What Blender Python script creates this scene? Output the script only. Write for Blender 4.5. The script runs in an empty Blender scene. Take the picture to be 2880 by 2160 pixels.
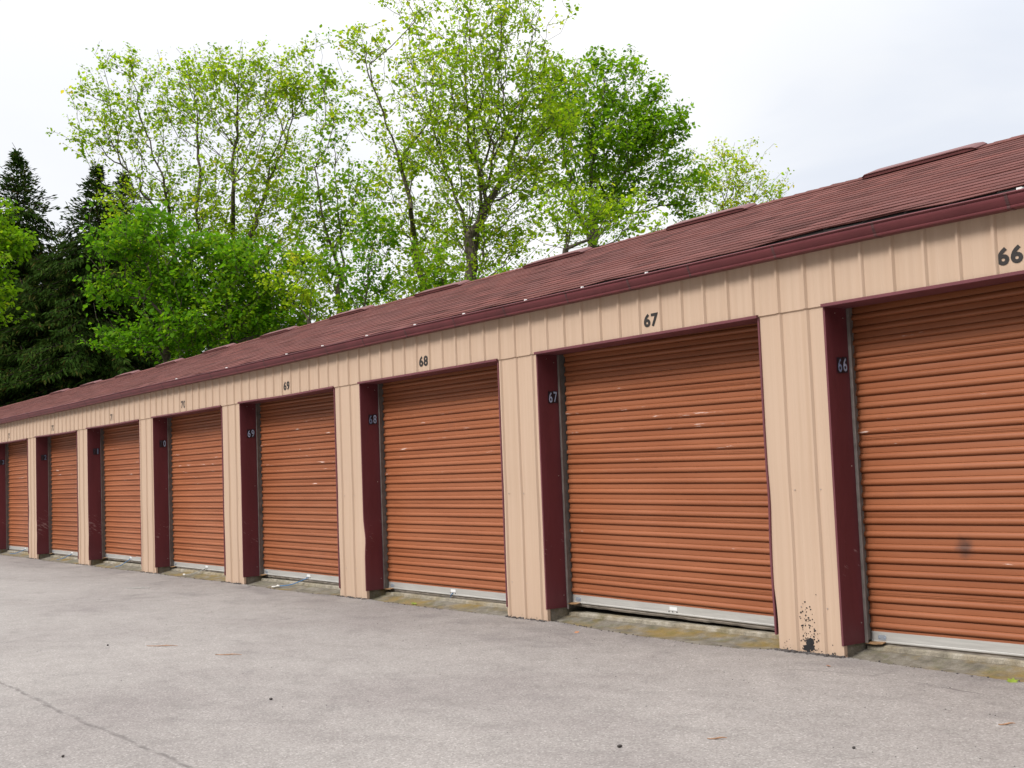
import bpy, math, random
import numpy as np
from mathutils import Matrix, Vector

S = bpy.context.scene
COL = S.collection
PI = math.pi

# ------------------------------------------------------------------ camera
CAM_LOC = Vector((5.0997, -6.2652, 1.2385))
YAW, PITCH, ROLL = 0.9370, 0.0725, -0.0382
cy_, sy_ = math.cos(YAW), math.sin(YAW)
cp_, sp_ = math.cos(PITCH), math.sin(PITCH)
fwd = Vector((-sy_ * cp_, cy_ * cp_, sp_))
right = Vector((cy_, sy_, 0))
up = right.cross(fwd)
r2 = math.cos(ROLL) * right + math.sin(ROLL) * up
u2 = -math.sin(ROLL) * right + math.cos(ROLL) * up
cam = bpy.data.cameras.new('camera')
cam.sensor_width = 36.0
cam.lens = 3443.4 / 2880 * 36
cam.clip_start = 0.05
cam.clip_end = 3000
camo = bpy.data.objects.new('camera', cam)
COL.objects.link(camo)
M = Matrix((r2, u2, -fwd)).transposed().to_4x4()
M.translation = CAM_LOC
camo.matrix_world = M
S.camera = camo

# ------------------------------------------------------------------ light
SUN_EL, SUN_AZ = math.radians(46), math.radians(186)      # azimuth clockwise from +y
S.view_settings.view_transform = 'Standard'
S.view_settings.look = 'None'
S.view_settings.gamma = 1.0
S.view_settings.exposure = 0.0
sun = bpy.data.lights.new('sun', 'SUN')
sun.energy = 2.75
sun.angle = math.radians(17)
sun.color = (1.0, 0.965, 0.91)
suno = bpy.data.objects.new('sun', sun)
COL.objects.link(suno)
sd = Vector((math.sin(SUN_AZ) * math.cos(SUN_EL), math.cos(SUN_AZ) * math.cos(SUN_EL), math.sin(SUN_EL)))
suno.rotation_euler = sd.to_track_quat('Z', 'Y').to_euler()
suno.location = (0, -10, 30)

world = bpy.data.worlds.new('World')
S.world = world
world.use_nodes = True
nt = world.node_tree


def node(nt, typ, ins=None, **props):
    n = nt.nodes.new(typ)
    for k, v in props.items():
        setattr(n, k, v)
    for k, v in (ins or {}).items():
        s = n.inputs[k]
        if isinstance(v, bpy.types.NodeSocket):
            nt.links.new(v, s)
        else:
            s.default_value = v
    return n


def math_(nt, op, a, b=0.0, c=None, clamp=False):
    ins = {0: a, 1: b}
    if c is not None:
        ins[2] = c
    return node(nt, 'ShaderNodeMath', ins, operation=op, use_clamp=clamp).outputs[0]


def ramp(nt, fac, stops, interp='LINEAR'):
    n = nt.nodes.new('ShaderNodeValToRGB')
    cr = n.color_ramp
    cr.interpolation = interp
    while len(cr.elements) < len(stops):
        cr.elements.new(0.5)
    for e, (p, c) in zip(cr.elements, stops):
        e.position = p
        if not isinstance(c, (tuple, list)):
            c = (c, c, c)
        e.color = (*c, 1.0)
    nt.links.new(fac, n.inputs[0])
    return n.outputs[0]


def mix(nt, fac, a, b, mode='MIX'):
    n = nt.nodes.new('ShaderNodeMix')
    n.data_type = 'RGBA'
    n.blend_type = mode
    for s, v in ((n.inputs['Factor'], fac), (n.inputs[6], a), (n.inputs[7], b)):
        if isinstance(v, bpy.types.NodeSocket):
            nt.links.new(v, s)
        else:
            if s.type == 'RGBA' and not isinstance(v, (int, float)) and len(v) == 3:
                v = (*v, 1.0)
            s.default_value = v
    return n.outputs[2]


bgn = nt.nodes['Background']
skyt = node(nt, 'ShaderNodeTexSky', sky_type='NISHITA', sun_disc=False, sun_elevation=SUN_EL, sun_rotation=SUN_AZ,
            air_density=1.0, dust_density=2.0, ozone_density=1.0)
tc = node(nt, 'ShaderNodeTexCoord')
sep = node(nt, 'ShaderNodeSeparateXYZ', {0: tc.outputs['Generated']})
z = math_(nt, 'MAXIMUM', sep.outputs[2], 0.0)
den = math_(nt, 'ADD', z, 0.22)
cx = math_(nt, 'DIVIDE', sep.outputs[0], den)
cyy = math_(nt, 'DIVIDE', sep.outputs[1], den)
comb = node(nt, 'ShaderNodeCombineXYZ', {0: cx, 1: cyy, 2: 0.0})
cl = node(nt, 'ShaderNodeTexNoise', {'Vector': comb.outputs[0], 'Scale': 1.1, 'Detail': 5.0, 'Roughness': 0.5, 'Distortion': 0.5})
cloudtone = ramp(nt, cl.outputs[0], [(0.34, (0.95, 0.965, 0.99)), (0.44, (1.02, 1.025, 1.04)), (0.58, (1.10, 1.10, 1.105))])


def patch(x, y, zz, inner, outer):
    """soft mask round a direction in the sky"""
    d = Vector((x, y, zz)).normalized()
    dt = node(nt, 'ShaderNodeVectorMath', {0: tc.outputs['Generated'], 1: d}, operation='DOT_PRODUCT').outputs['Value']
    wob = math_(nt, 'MULTIPLY', math_(nt, 'SUBTRACT', cl.outputs[0], 0.5), 0.10)
    return ramp(nt, math_(nt, 'ADD', dt, wob), [(math.cos(math.radians(outer)), 0.0), (math.cos(math.radians(inner)), 1.0)], 'EASE')


cloudtone = mix(nt, math_(nt, 'MULTIPLY', patch(-0.53, 0.82, 0.27, 3, 13), 0.95), cloudtone, (0.79, 0.835, 0.925))
cloudtone = mix(nt, math_(nt, 'MULTIPLY', patch(-0.96, 0.33, 0.24, 2, 14), 0.5), cloudtone, (0.86, 0.89, 0.96))
# overcast brightens towards the zenith, most of all round the hidden sun
zen = ramp(nt, z, [(0.0, 9.5), (0.30, 10.0), (0.45, 11.5), (0.75, 19.0), (1.0, 23.0)])
zen = mix(nt, patch(sd.x, sd.y, sd.z, 4, 30), zen, (32, 31, 29.5))
# unseen low sky behind the viewer, dimmed to darken the door tops
back = ramp(nt, math_(nt, 'MULTIPLY', sep.outputs[1], -1.0), [(0.0, 0.0), (0.45, 1.0)])
lowm = ramp(nt, z, [(0.40, 1.0), (0.60, 0.0)])
zen = mix(nt, math_(nt, 'MULTIPLY', math_(nt, 'MULTIPLY', back, lowm), 0.90), zen, (1.0, 1.05, 1.1))
cloud = mix(nt, 1.0, cloudtone, zen, 'MULTIPLY')
skycol = mix(nt, 0.93, skyt.outputs[0], cloud)
nt.links.new(skycol, bgn.inputs[0])
bgn.inputs[1].default_value = 0.105

# ------------------------------------------------------------------ helpers


def tag(o, label, cat, group=None, kind=None):
    if label:
        o['label'] = label
    if cat:
        o['category'] = cat
    if group:
        o['group'] = group
    if kind:
        o['kind'] = kind
    return o


def link(name, me, parent=None, loc=(0, 0, 0)):
    o = bpy.data.objects.new(name, me)
    COL.objects.link(o)
    o.location = loc
    if parent:
        o.parent = parent
    return o


class MB:
    """mesh builder: collects verts and faces, with a material slot per face"""

    def __init__(s):
        s.v, s.f, s.m = [], [], []

    def add(s, vs, fs, m=0):
        b = len(s.v)
        s.v += [tuple(p) for p in vs]
        s.f += [tuple(i + b for i in f) for f in fs]
        s.m += [m] * len(fs)

    def box(s, x0, x1, y0, y1, z0, z1, m=0, bev=0.0):
        if bev <= 0:
            s.add([(x0, y0, z0), (x1, y0, z0), (x1, y1, z0), (x0, y1, z0), (x0, y0, z1), (x1, y0, z1), (x1, y1, z1), (x0, y1, z1)],
                  [(0, 3, 2, 1), (4, 5, 6, 7), (0, 1, 5, 4), (1, 2, 6, 5), (2, 3, 7, 6), (3, 0, 4, 7)], m)
            return
        b = min(bev, (x1 - x0) / 2.1, (z1 - z0) / 2.1)
        pts = [(x0 + b, z0), (x1 - b, z0), (x1, z0 + b), (x1, z1 - b), (x1 - b, z1), (x0 + b, z1), (x0, z1 - b), (x0, z0 + b)]
        n = len(pts)
        s.add([(p, y0, q) for p, q in pts] + [(p, y1, q) for p, q in pts],
              [tuple(range(n))] + [tuple(range(2 * n - 1, n - 1, -1))] + [(i, i + n, (i + 1) % n + n, (i + 1) % n) for i in range(n)], m)

    def grid(s, rows, m=0, flip=False):
        """rows: list of equal-length point lists"""
        n = len(rows[0])
        fs = []
        for i in range(len(rows) - 1):
            for j in range(n - 1):
                q = (i * n + j, i * n + j + 1, (i + 1) * n + j + 1, (i + 1) * n + j)
                fs.append(q[::-1] if flip else q)
        s.add([p for r in rows for p in r], fs, m)

    def tube(s, pts, rad, sides=6, m=0):
        pts = [Vector(p) for p in pts]
        rs = rad if isinstance(rad, (list, tuple)) else [rad] * len(pts)
        rows = []
        for i, p in enumerate(pts):
            d = (pts[min(i + 1, len(pts) - 1)] - pts[max(i - 1, 0)]).normalized()
            a = d.cross(Vector((0, 0, 1)))
            if a.length < 1e-3:
                a = Vector((1, 0, 0))
            a.normalize()
            b = d.cross(a)
            rows.append([p + (a * math.cos(t) + b * math.sin(t)) * rs[i] for t in [2 * PI * k / sides for k in range(sides + 1)]])
        s.grid(rows, m)

    def build(s, name, mats, parent=None, loc=(0, 0, 0), smooth=False):
        me = bpy.data.meshes.new(name)
        me.from_pydata(s.v, [], s.f)
        if not isinstance(mats, (list, tuple)):
            mats = [mats]
        for m in mats:
            me.materials.append(m)
        if len(mats) > 1:
            me.polygons.foreach_set('material_index', s.m)
        if smooth:
            me.polygons.foreach_set('use_smooth', [True] * len(me.polygons))
        me.update()
        return link(name, me, parent, loc)


def smooth_by_angle(o, ang=35):
    me = o.data
    me.polygons.foreach_set('use_smooth', [True] * len(me.polygons))
    try:
        me.set_sharp_from_angle(angle=math.radians(ang))
    except Exception:
        pass


def newmat(name):
    m = bpy.data.materials.new(name)
    m.use_nodes = True
    t = m.node_tree
    return m, t, t.nodes['Principled BSDF']


def bump(t, b, height, strength=0.3, dist=0.01):
    n = node(t, 'ShaderNodeBump', {'Height': height, 'Strength': strength, 'Distance': dist})
    t.links.new(n.outputs[0], b.inputs['Normal'])


def wpos(t, scale=(1, 1, 1)):
    g = node(t, 'ShaderNodeNewGeometry')
    mp = node(t, 'ShaderNodeMapping', {'Vector': g.outputs['Position'], 'Scale': scale})
    return mp.outputs[0]


def noise(t, vec, scale, detail=3.0, rough=0.55, dist=0.0):
    return node(t, 'ShaderNodeTexNoise', {'Vector': vec, 'Scale': scale, 'Detail': detail, 'Roughness': rough, 'Distortion': dist}).outputs[0]


def simple(name, col, rough=0.5, var=0.12, scale=4.0, stretch=(1, 1, 1), metal=0.0, spec=0.5, bmp=0.0, bscale=60.0):
    m, t, b = newmat(name)
    n = noise(t, wpos(t, stretch), scale, 4.0)
    lo = tuple(c * (1 - var) for c in col)
    hi = tuple(min(1, c * (1 + var)) for c in col)
    t.links.new(ramp(t, n, [(0.3, lo), (0.7, hi)]), b.inputs['Base Color'])
    b.inputs['Roughness'].default_value = rough
    b.inputs['Metallic'].default_value = metal
    b.inputs['Specular IOR Level'].default_value = spec
    if bmp:
        bump(t, b, noise(t, wpos(t), bscale, 3.0), bmp, 0.004)
    return m


# ------------------------------------------------------------------ materials
def mat_siding():
    m, t, b = newmat('tan_painted_steel')
    p = wpos(t)
    streak = noise(t, wpos(t, (26, 26, 0.5)), 1.0, 3.0)
    blot = noise(t, p, 1.3, 3.0)
    c = ramp(t, streak, [(0.32, (0.470, 0.334, 0.241)), (0.68, (0.515, 0.374, 0.276))])
    c = mix(t, math_(t, 'MULTIPLY', blot, 0.30), c, (0.535, 0.408, 0.326), 'MIX')
    rs = noise(t, wpos(t, (9, 9, 0.25)), 1.6, 4.0, 0.65)
    c = mix(t, ramp(t, rs, [(0.55, 0.0), (0.78, 0.30)]), c, (0.36, 0.24, 0.155))
    # splash dirt low on the sheet
    sz = node(t, 'ShaderNodeSeparateXYZ', {0: p}).outputs[2]
    sp = noise(t, p, 38.0, 4.0, 0.7)
    low = math_(t, 'MULTIPLY', math_(t, 'SUBTRACT', 0.09, sz, clamp=True), 3.4)
    spk = ramp(t, math_(t, 'ADD', sp, low), [(0.82, 0.0), (0.90, 1.0)])
    c = mix(t, math_(t, 'MULTIPLY', spk, 0.75), c, (0.13, 0.095, 0.07))
    t.links.new(c, b.inputs['Base Color'])
    b.inputs['Roughness'].default_value = 0.55
    b.inputs['Specular IOR Level'].default_value = 0.3
    bump(t, b, noise(t, wpos(t, (14, 14, 2.0)), 1.0, 2.0), 0.10, 0.01)
    return m


def mat_door():
    m, t, b = newmat('orange_painted_curtain')
    p = wpos(t)
    n1 = noise(t, wpos(t, (0.9, 1, 9)), 1.0, 4.0)
    c = ramp(t, n1, [(0.3, (0.256, 0.082, 0.034)), (0.7, (0.308, 0.104, 0.045))])
    oi = node(t, 'ShaderNodeObjectInfo').outputs['Random']
    c = mix(t, 1.0, c, ramp(t, oi, [(0.0, (0.93, 0.92, 0.90)), (1.0, (1.07, 1.09, 1.12))]), 'MULTIPLY')
    # sun-chalked paint
    ch = noise(t, wpos(t, (0.45, 1, 1.1)), 2.2, 3.0)
    c = mix(t, ramp(t, ch, [(0.42, 0.0), (0.75, 0.30)]), c, (0.35, 0.138, 0.070))
    # white scrapes along the beads, mostly at chest height
    g = node(t, 'ShaderNodeSeparateXYZ', {0: p})
    band = math_(t, 'SUBTRACT', 1.0, math_(t, 'ABSOLUTE', math_(t, 'MULTIPLY', math_(t, 'SUBTRACT', g.outputs[2], 1.55), 1.7)), clamp=True)
    sc = noise(t, wpos(t, (4.5, 1, 42)), 1.0, 5.0, 0.68)
    wide = noise(t, wpos(t, (0.8, 1, 2.6)), 1.6, 2.0)
    k = math_(t, 'ADD', math_(t, 'ADD', sc, math_(t, 'MULTIPLY', band, 0.10)), math_(t, 'MULTIPLY', math_(t, 'SUBTRACT', wide, 0.5), 0.32))
    proud = ramp(t, math_(t, 'MULTIPLY', math_(t, 'SUBTRACT', 0.262, g.outputs[1]), 100.0, clamp=True), [(0.35, 0.0), (0.7, 1.0)])
    k = math_(t, 'MULTIPLY', ramp(t, k, [(0.715, 0.0), (0.79, 0.85)]), proud)
    c = mix(t, k, c, (0.72, 0.56, 0.50))
    # dull grime
    d = noise(t, wpos(t, (0.7, 1, 0.9)), 3.5, 5.0, 0.65)
    c = mix(t, ramp(t, d, [(0.60, 0.0), (0.82, 0.35)]), c, (0.16, 0.055, 0.033))
    dv = node(t, 'ShaderNodeVectorMath', {0: p, 1: (0.73, 0.255, 0.695)}, operation='DISTANCE').outputs['Value']
    sm = math_(t, 'ADD', dv, math_(t, 'MULTIPLY', math_(t, 'SUBTRACT', noise(t, p, 16.0, 4.0), 0.5), 0.07))
    c = mix(t, ramp(t, sm, [(0.015, 0.8), (0.085, 0.0)], 'EASE'), c, (0.055, 0.030, 0.025))
    t.links.new(c, b.inputs['Base Color'])
    b.inputs['Roughness'].default_value = 0.46
    b.inputs['Specular IOR Level'].default_value = 0.35
    bump(t, b, noise(t, wpos(t, (2.0, 1, 1.5)), 2.0, 2.0), 0.15, 0.02)
    return m


def mat_maroon(name, col, scuff=0.0):
    m, t, b = newmat(name)
    n = noise(t, wpos(t, (3, 3, 0.8)), 1.5, 4.0)
    c = ramp(t, n, [(0.3, tuple(x * 0.86 for x in col)), (0.7, tuple(x * 1.12 for x in col))])
    if scuff:
        p = node(t, 'ShaderNodeMapping', {'Vector': wpos(t), 'Rotation': (0.5, 0, 0)}).outputs[0]
        sc = noise(t, node(t, 'ShaderNodeMapping', {'Vector': p, 'Scale': (1, 5, 26)}).outputs[0], 1.6, 5.0, 0.7)
        g = node(t, 'ShaderNodeSeparateXYZ', {0: wpos(t)})
        band = math_(t, 'SUBTRACT', 1.0, math_(t, 'ABSOLUTE', math_(t, 'MULTIPLY', math_(t, 'SUBTRACT', g.outputs[2], 0.62), 2.2)), clamp=True)
        k = ramp(t, math_(t, 'ADD', sc, math_(t, 'MULTIPLY', band, 0.16)), [(0.78 - 0.08 * scuff, 0.0), (0.86 - 0.08 * scuff, 0.6)])
        c = mix(t, k, c, (0.40, 0.28, 0.28))
    t.links.new(c, b.inputs['Base Color'])
    b.inputs['Roughness'].default_value = 0.5
    b.inputs['Specular IOR Level'].default_value = 0.28
    bump(t, b, noise(t, wpos(t, (2, 5, 2.5)), 2.0, 2.0), 0.25, 0.02)
    return m


def mat_shingle():
    m, t, b = newmat('red_asphalt_shingle')
    at = node(t, 'ShaderNodeVertexColor', layer_name='tone')
    g = noise(t, wpos(t), 260.0, 2.0, 0.7)
    gr = ramp(t, g, [(0.3, 0.72), (0.7, 1.28)])
    w = noise(t, wpos(t, (0.5, 1.2, 1)), 1.2, 4.0)
    c = mix(t, w, at.outputs[0], mix(t, 1.0, at.outputs[0], (0.80, 0.86, 0.95), 'MULTIPLY'))
    c = mix(t, 1.0, c, gr, 'MULTIPLY')
    t.links.new(c, b.inputs['Base Color'])
    b.inputs['Roughness'].default_value = 0.9
    b.inputs['Specular IOR Level'].default_value = 0.08
    bump(t, b, g, 0.5, 0.003)
    return m


def mat_asphalt():
    m, t, b = newmat('worn_asphalt')
    p = wpos(t)
    vor = node(t, 'ShaderNodeTexVoronoi', {'Vector': p, 'Scale': 120.0, 'Randomness': 1.0})
    stone = node(t, 'ShaderNodeSeparateColor', {0: vor.outputs['Color']}).outputs[0]
    fine = noise(t, p, 340.0, 2.0, 0.7)
    c = ramp(t, stone, [(0.0, (0.185, 0.167, 0.158)), (0.30, (0.232, 0.212, 0.201)), (0.78, (0.268, 0.247, 0.235)), (0.92, (0.305, 0.283, 0.268)), (1.0, (0.38, 0.36, 0.34))])
    c = mix(t, 1.0, c, ramp(t, fine, [(0.3, 0.82), (0.7, 1.16)]), 'MULTIPLY')
    big = noise(t, wpos(t, (0.55, 1.0, 1)), 0.55, 5.0, 0.6)
    c = mix(t, 1.0, c, ramp(t, big, [(0.32, (0.80, 0.78, 0.79)), (0.5, (0.97, 0.97, 0.97)), (0.68, (1.10, 1.10, 1.10))]), 'MULTIPLY')
    med = noise(t, p, 4.5, 5.0, 0.65)
    c = mix(t, 1.0, c, ramp(t, med, [(0.28, 0.84), (0.5, 1.0), (0.75, 1.09)]), 'MULTIPLY')
    # oil marks, and dark blotches that thicken towards the wall
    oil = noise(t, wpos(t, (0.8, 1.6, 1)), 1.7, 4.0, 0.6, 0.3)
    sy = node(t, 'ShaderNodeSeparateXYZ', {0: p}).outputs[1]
    near_wall = ramp(t, math_(t, 'MULTIPLY', math_(t, 'ADD', sy, 1.3), 0.9, clamp=True), [(0.0, 0.0), (1.0, 0.13)])
    c = mix(t, ramp(t, math_(t, 'ADD', oil, near_wall), [(0.60, 0.0), (0.76, 0.30)]), c, (0.085, 0.073, 0.078))
    # paving seam that runs along the lane, and hairline cracks
    s = node(t, 'ShaderNodeSeparateXYZ', {0: p})
    wob = math_(t, 'MULTIPLY', math_(t, 'SUBTRACT', noise(t, p, 3.5, 5.0, 0.7), 0.5), 0.10)
    slow = math_(t, 'MULTIPLY', math_(t, 'SUBTRACT', noise(t, p, 0.6, 2.0), 0.5), 0.16)
    yy = math_(t, 'ADD', math_(t, 'ADD', s.outputs[1], wob), slow)
    dist = math_(t, 'ABSOLUTE', math_(t, 'ADD', yy, 4.22))
    brk = noise(t, p, 5.0, 3.0, 0.6)
    crack = math_(t, 'MULTIPLY', ramp(t, dist, [(0.006, 1.0), (0.020, 0.0)]), ramp(t, brk, [(0.34, 0.08), (0.58, 0.55)]))
    c = mix(t, crack, c, (0.055, 0.048, 0.046))
    pw = node(t, 'ShaderNodeMapping', {'Vector': p, 'Location': (0, 0, 0), 'Scale': (0.35, 1.0, 1)}).outputs[0]
    v2 = node(t, 'ShaderNodeTexVoronoi', {'Vector': mix(t, 0.12, pw, node(t, 'ShaderNodeTexNoise', {'Vector': p, 'Scale': 2.5, 'Detail': 4.0}).outputs[1]), 'Scale': 0.9}, feature='DISTANCE_TO_EDGE')
    hair = math_(t, 'MULTIPLY', ramp(t, v2.outputs[0], [(0.002, 1.0), (0.008, 0.0)]), ramp(t, noise(t, p, 1.1, 2.0), [(0.52, 0.0), (0.66, 0.6)]))
    near = ramp(t, math_(t, 'MULTIPLY', math_(t, 'ADD', s.outputs[1], 2.2), 0.6, clamp=True), [(0.0, 0.15), (1.0, 1.0)])
    c = mix(t, math_(t, 'MULTIPLY', hair, near), c, (0.06, 0.052, 0.052))
    t.links.new(c, b.inputs['Base Color'])
    b.inputs['Roughness'].default_value = 0.82
    b.inputs['Specular IOR Level'].default_value = 0.35
    h = math_(t, 'ADD', math_(t, 'MULTIPLY', stone, 0.5), math_(t, 'MULTIPLY', fine, 0.6))
    h = math_(t, 'SUBTRACT', h, math_(t, 'MULTIPLY', crack, 3.0))
    bump(t, b, h, 0.42, 0.006)
    return m


def mat_concrete(name, moss=0.5, dark=1.0):
    m, t, b = newmat(name)
    p = wpos(t)
    n = noise(t, p, 9.0, 6.0, 0.65)
    c = ramp(t, n, [(0.28, tuple(dark * x for x in (0.10, 0.088, 0.066))), (0.5, tuple(dark * x for x in (0.215, 0.19, 0.15))), (0.72, tuple(dark * x for x in (0.33, 0.305, 0.26)))])
    ms = noise(t, wpos(t, (1.0, 1.6, 1)), 1.4, 5.0, 0.65)
    c = mix(t, math_(t, 'MULTIPLY', ramp(t, ms, [(0.48, 0.0), (0.62, 1.0)]), moss), c, (0.21, 0.135, 0.022))
    gr = noise(t, p, 5.5, 5.0, 0.65)
    c = mix(t, math_(t, 'MULTIPLY', ramp(t, gr, [(0.50, 0.0), (0.72, 0.8)]), moss), c, (0.085, 0.088, 0.020))
    sp = noise(t, p, 120.0, 3.0, 0.7)
    c = mix(t, 1.0, c, ramp(t, sp, [(0.25, 0.65), (0.75, 1.3)]), 'MULTIPLY')
    t.links.new(c, b.inputs['Base Color'])
    b.inputs['Roughness'].default_value = 0.9
    bump(t, b, math_(t, 'ADD', n, math_(t, 'MULTIPLY', sp, 0.4)), 0.6, 0.012)
    return m


def mat_leaf(name, cols, trans, spec=0.12):
    """cols: three base colours picked per leaf from the 'tone' attribute (r channel)"""
    m, t, b = newmat(name)
    at = node(t, 'ShaderNodeAttribute', attribute_name='tone')
    n = len(cols)
    c = ramp(t, at.outputs['Fac'], [(i / (n - 1), x) for i, x in enumerate(cols)])
    t.links.new(c, b.inputs['Base Color'])
    b.inputs['Roughness'].default_value = 0.7
    b.inputs['Specular IOR Level'].default_value = spec
    tr = node(t, 'ShaderNodeBsdfTranslucent')
    tcol = mix(t, 1.0, c, (1.5, 1.45, 0.8), 'MULTIPLY')
    t.links.new(tcol, tr.inputs[0])
    ms = node(t, 'ShaderNodeMixShader', {0: trans})
    t.links.new(b.outputs[0], ms.inputs[1])
    t.links.new(tr.outputs[0], ms.inputs[2])
    t.links.new(ms.outputs[0], t.nodes['Material Output'].inputs[0])
    return m


MAT = {
    'siding': mat_siding(),
    'door': mat_door(),
    'maroon': mat_maroon('maroon_painted_trim', (0.122, 0.029, 0.037), 0.35),
    'maroon_scuffed': mat_maroon('scuffed_maroon_trim', (0.122, 0.029, 0.037), 1.0),
    'trim': mat_maroon('faded_maroon_trim', (0.150, 0.050, 0.060)),
    'gutter': mat_maroon('maroon_gutter', (0.125, 0.031, 0.036)),
    'gutter_dirt': simple('weathered_gutter_joint', (0.085, 0.032, 0.034), 0.7, 0.4, 30.0),
    'shingle': mat_shingle(),
    'underlay': simple('black_underlay', (0.022, 0.019, 0.019), 0.8, 0.3, 20.0),
    'vent': simple('maroon_ridge_vent', (0.115, 0.028, 0.028), 0.6, 0.15, 6.0),
    'galv': simple('galvanised_steel', (0.50, 0.49, 0.47), 0.48, 0.10, 5.0, (0.8, 1, 14), 0.35),
    'track': simple('weathered_steel_track', (0.190, 0.168, 0.156), 0.6, 0.25, 14.0, (1, 1, 1), 0.2),
    'seal': simple('aged_grey_rubber_strip', (0.185, 0.160, 0.135), 0.8, 0.45, 18.0, (0.6, 1, 3)),
    'zinc': simple('bright_zinc', (0.48, 0.54, 0.62), 0.35, 0.15, 40.0, (1, 1, 1), 0.6),
    'rust': simple('rusty_steel', (0.26, 0.15, 0.07), 0.7, 0.45, 60.0),
    'black': simple('black_paint', (0.022, 0.018, 0.017), 0.55, 0.3, 30.0),
    'bough': simple('dark_conifer_bark', (0.022, 0.017, 0.013), 0.9, 0.4, 8.0, spec=0.1),
    'faded': simple('faded_black_paint', (0.075, 0.055, 0.045), 0.6, 0.4, 60.0),
    'tar': simple('tar', (0.016, 0.015, 0.017), 0.5, 0.3, 30.0),
    'tile': simple('black_plastic_tile', (0.006, 0.009, 0.018), 0.3, 0.2, 20.0),
    'tile_digit': simple('pale_reflective_digit', (0.34, 0.44, 0.62), 0.35, 0.25, 50.0),
    'tile_digit_dim': simple('worn_reflective_digit', (0.15, 0.22, 0.36), 0.4, 0.4, 50.0),
    'tile_digit_dark': simple('darkened_digit', (0.032, 0.036, 0.055), 0.4, 0.3, 50.0),
    'paper': simple('white_sticker', (0.72, 0.73, 0.74), 0.6, 0.05, 30.0),
    'cord': simple('blue_cord', (0.045, 0.165, 0.36), 0.7, 0.2, 60.0),
    'cord_grey': simple('grey_cord', (0.30, 0.30, 0.28), 0.8, 0.2, 60.0),
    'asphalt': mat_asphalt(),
    'apron': mat_concrete('mossy_concrete', 0.8, 0.72),
    'sill': mat_concrete('pale_concrete', 0.40, 1.25),
    'footing': mat_concrete('damp_footing', 0.85, 0.85),
    'inside': simple('bare_interior', (0.10, 0.09, 0.08), 0.9, 0.2, 3.0),
    'grass': simple('rough_grass', (0.055, 0.085, 0.025), 0.9, 0.4, 0.8),
    'bark': simple('grey_brown_bark', (0.085, 0.066, 0.050), 0.9, 0.45, 7.0, (3, 3, 0.6), bmp=0.8, bscale=18.0),
    'crumb': simple('loose_asphalt_crumbs', (0.075, 0.066, 0.064), 0.9, 0.5, 40.0),
    'pebble': simple('dark_pebble', (0.040, 0.034, 0.032), 0.8, 0.3, 80.0),
    'twig': simple('dry_twig', (0.27, 0.15, 0.085), 0.8, 0.3, 40.0),
    'dryleaf': simple('dry_leaf', (0.42, 0.19, 0.09), 0.7, 0.3, 60.0),
    'freshleaf': simple('fresh_green_leaf', (0.20, 0.27, 0.03), 0.6, 0.2, 60.0),
    'litter': simple('white_litter', (0.70, 0.69, 0.66), 0.7, 0.1, 60.0),
    'screw': simple('screw_head', (0.42, 0.36, 0.33), 0.4, 0.2, 60.0, (1, 1, 1), 0.4),
    'hanger': simple('white_hanger_tip', (0.78, 0.78, 0.77), 0.5, 0.08, 30.0),
}

# ------------------------------------------------------------------ dimensions of the building
P = 3.048                 # one storage unit, ten feet
W = 2.4796                # door opening
PW = P - W                # pier
H = 2.231                 # head of the opening
DY = 0.265                # door curtain plane
EAVE_Y, RIDGE_Y, RIDGE_Z = -0.075, 2.5, 3.68
SLOPE = 0.3842
X_END, X_START = -31.0, 6.1
NUMS = [65, 66, 67, 68, 69, 70, 71, 72, 73, 74, 75]


def x0(k):
    return -(k - 66) * P


def sstep(a, b, x):
    t = max(0.0, min(1.0, (x - a) / (b - a)))
    return t * t * (3 - 2 * t)


def bumpf(x, c, w):
    return math.exp(-((x - c) / w) ** 2)


# ------------------------------------------------------------------ ground, asphalt, aprons
g = MB()
g.grid([[(-900, -900, -0.035), (900, -900, -0.035)], [(-900, 900, -0.035), (900, 900, -0.035)]])
o = g.build('ground', MAT['grass'])
o['kind'] = 'structure'

R = random.Random(5)
EDGE = {67: [(-3.2, 0.02), (-3.02, 0.034), (-2.72, -0.01), (-2.406, -0.059), (-1.696, -0.136), (-1.118, -0.158), (-0.77, -0.122), (-0.549, -0.022), (-0.4, 0.02)],
        66: [(-0.1, 0.02), (0.062, 0.006), (0.327, -0.018), (0.617, -0.04), (0.961, -0.06), (1.35, -0.075), (2.0, -0.07), (2.4, -0.03), (2.6, 0.02)]}


def edge_y(x):
    k = 66 - math.floor((x + PW) / P)
    u = x - x0(k)
    pts = EDGE.get(k)
    if pts:
        xs = [q[0] for q in pts]
        return float(np.interp(x, xs, [q[1] for q in pts]))
    if u < 0 or u > W:
        return 0.02
    return 0.02 - (0.07 + 0.02 * math.sin(k * 2.3)) * math.sin(PI * u / W) ** 0.6


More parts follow.
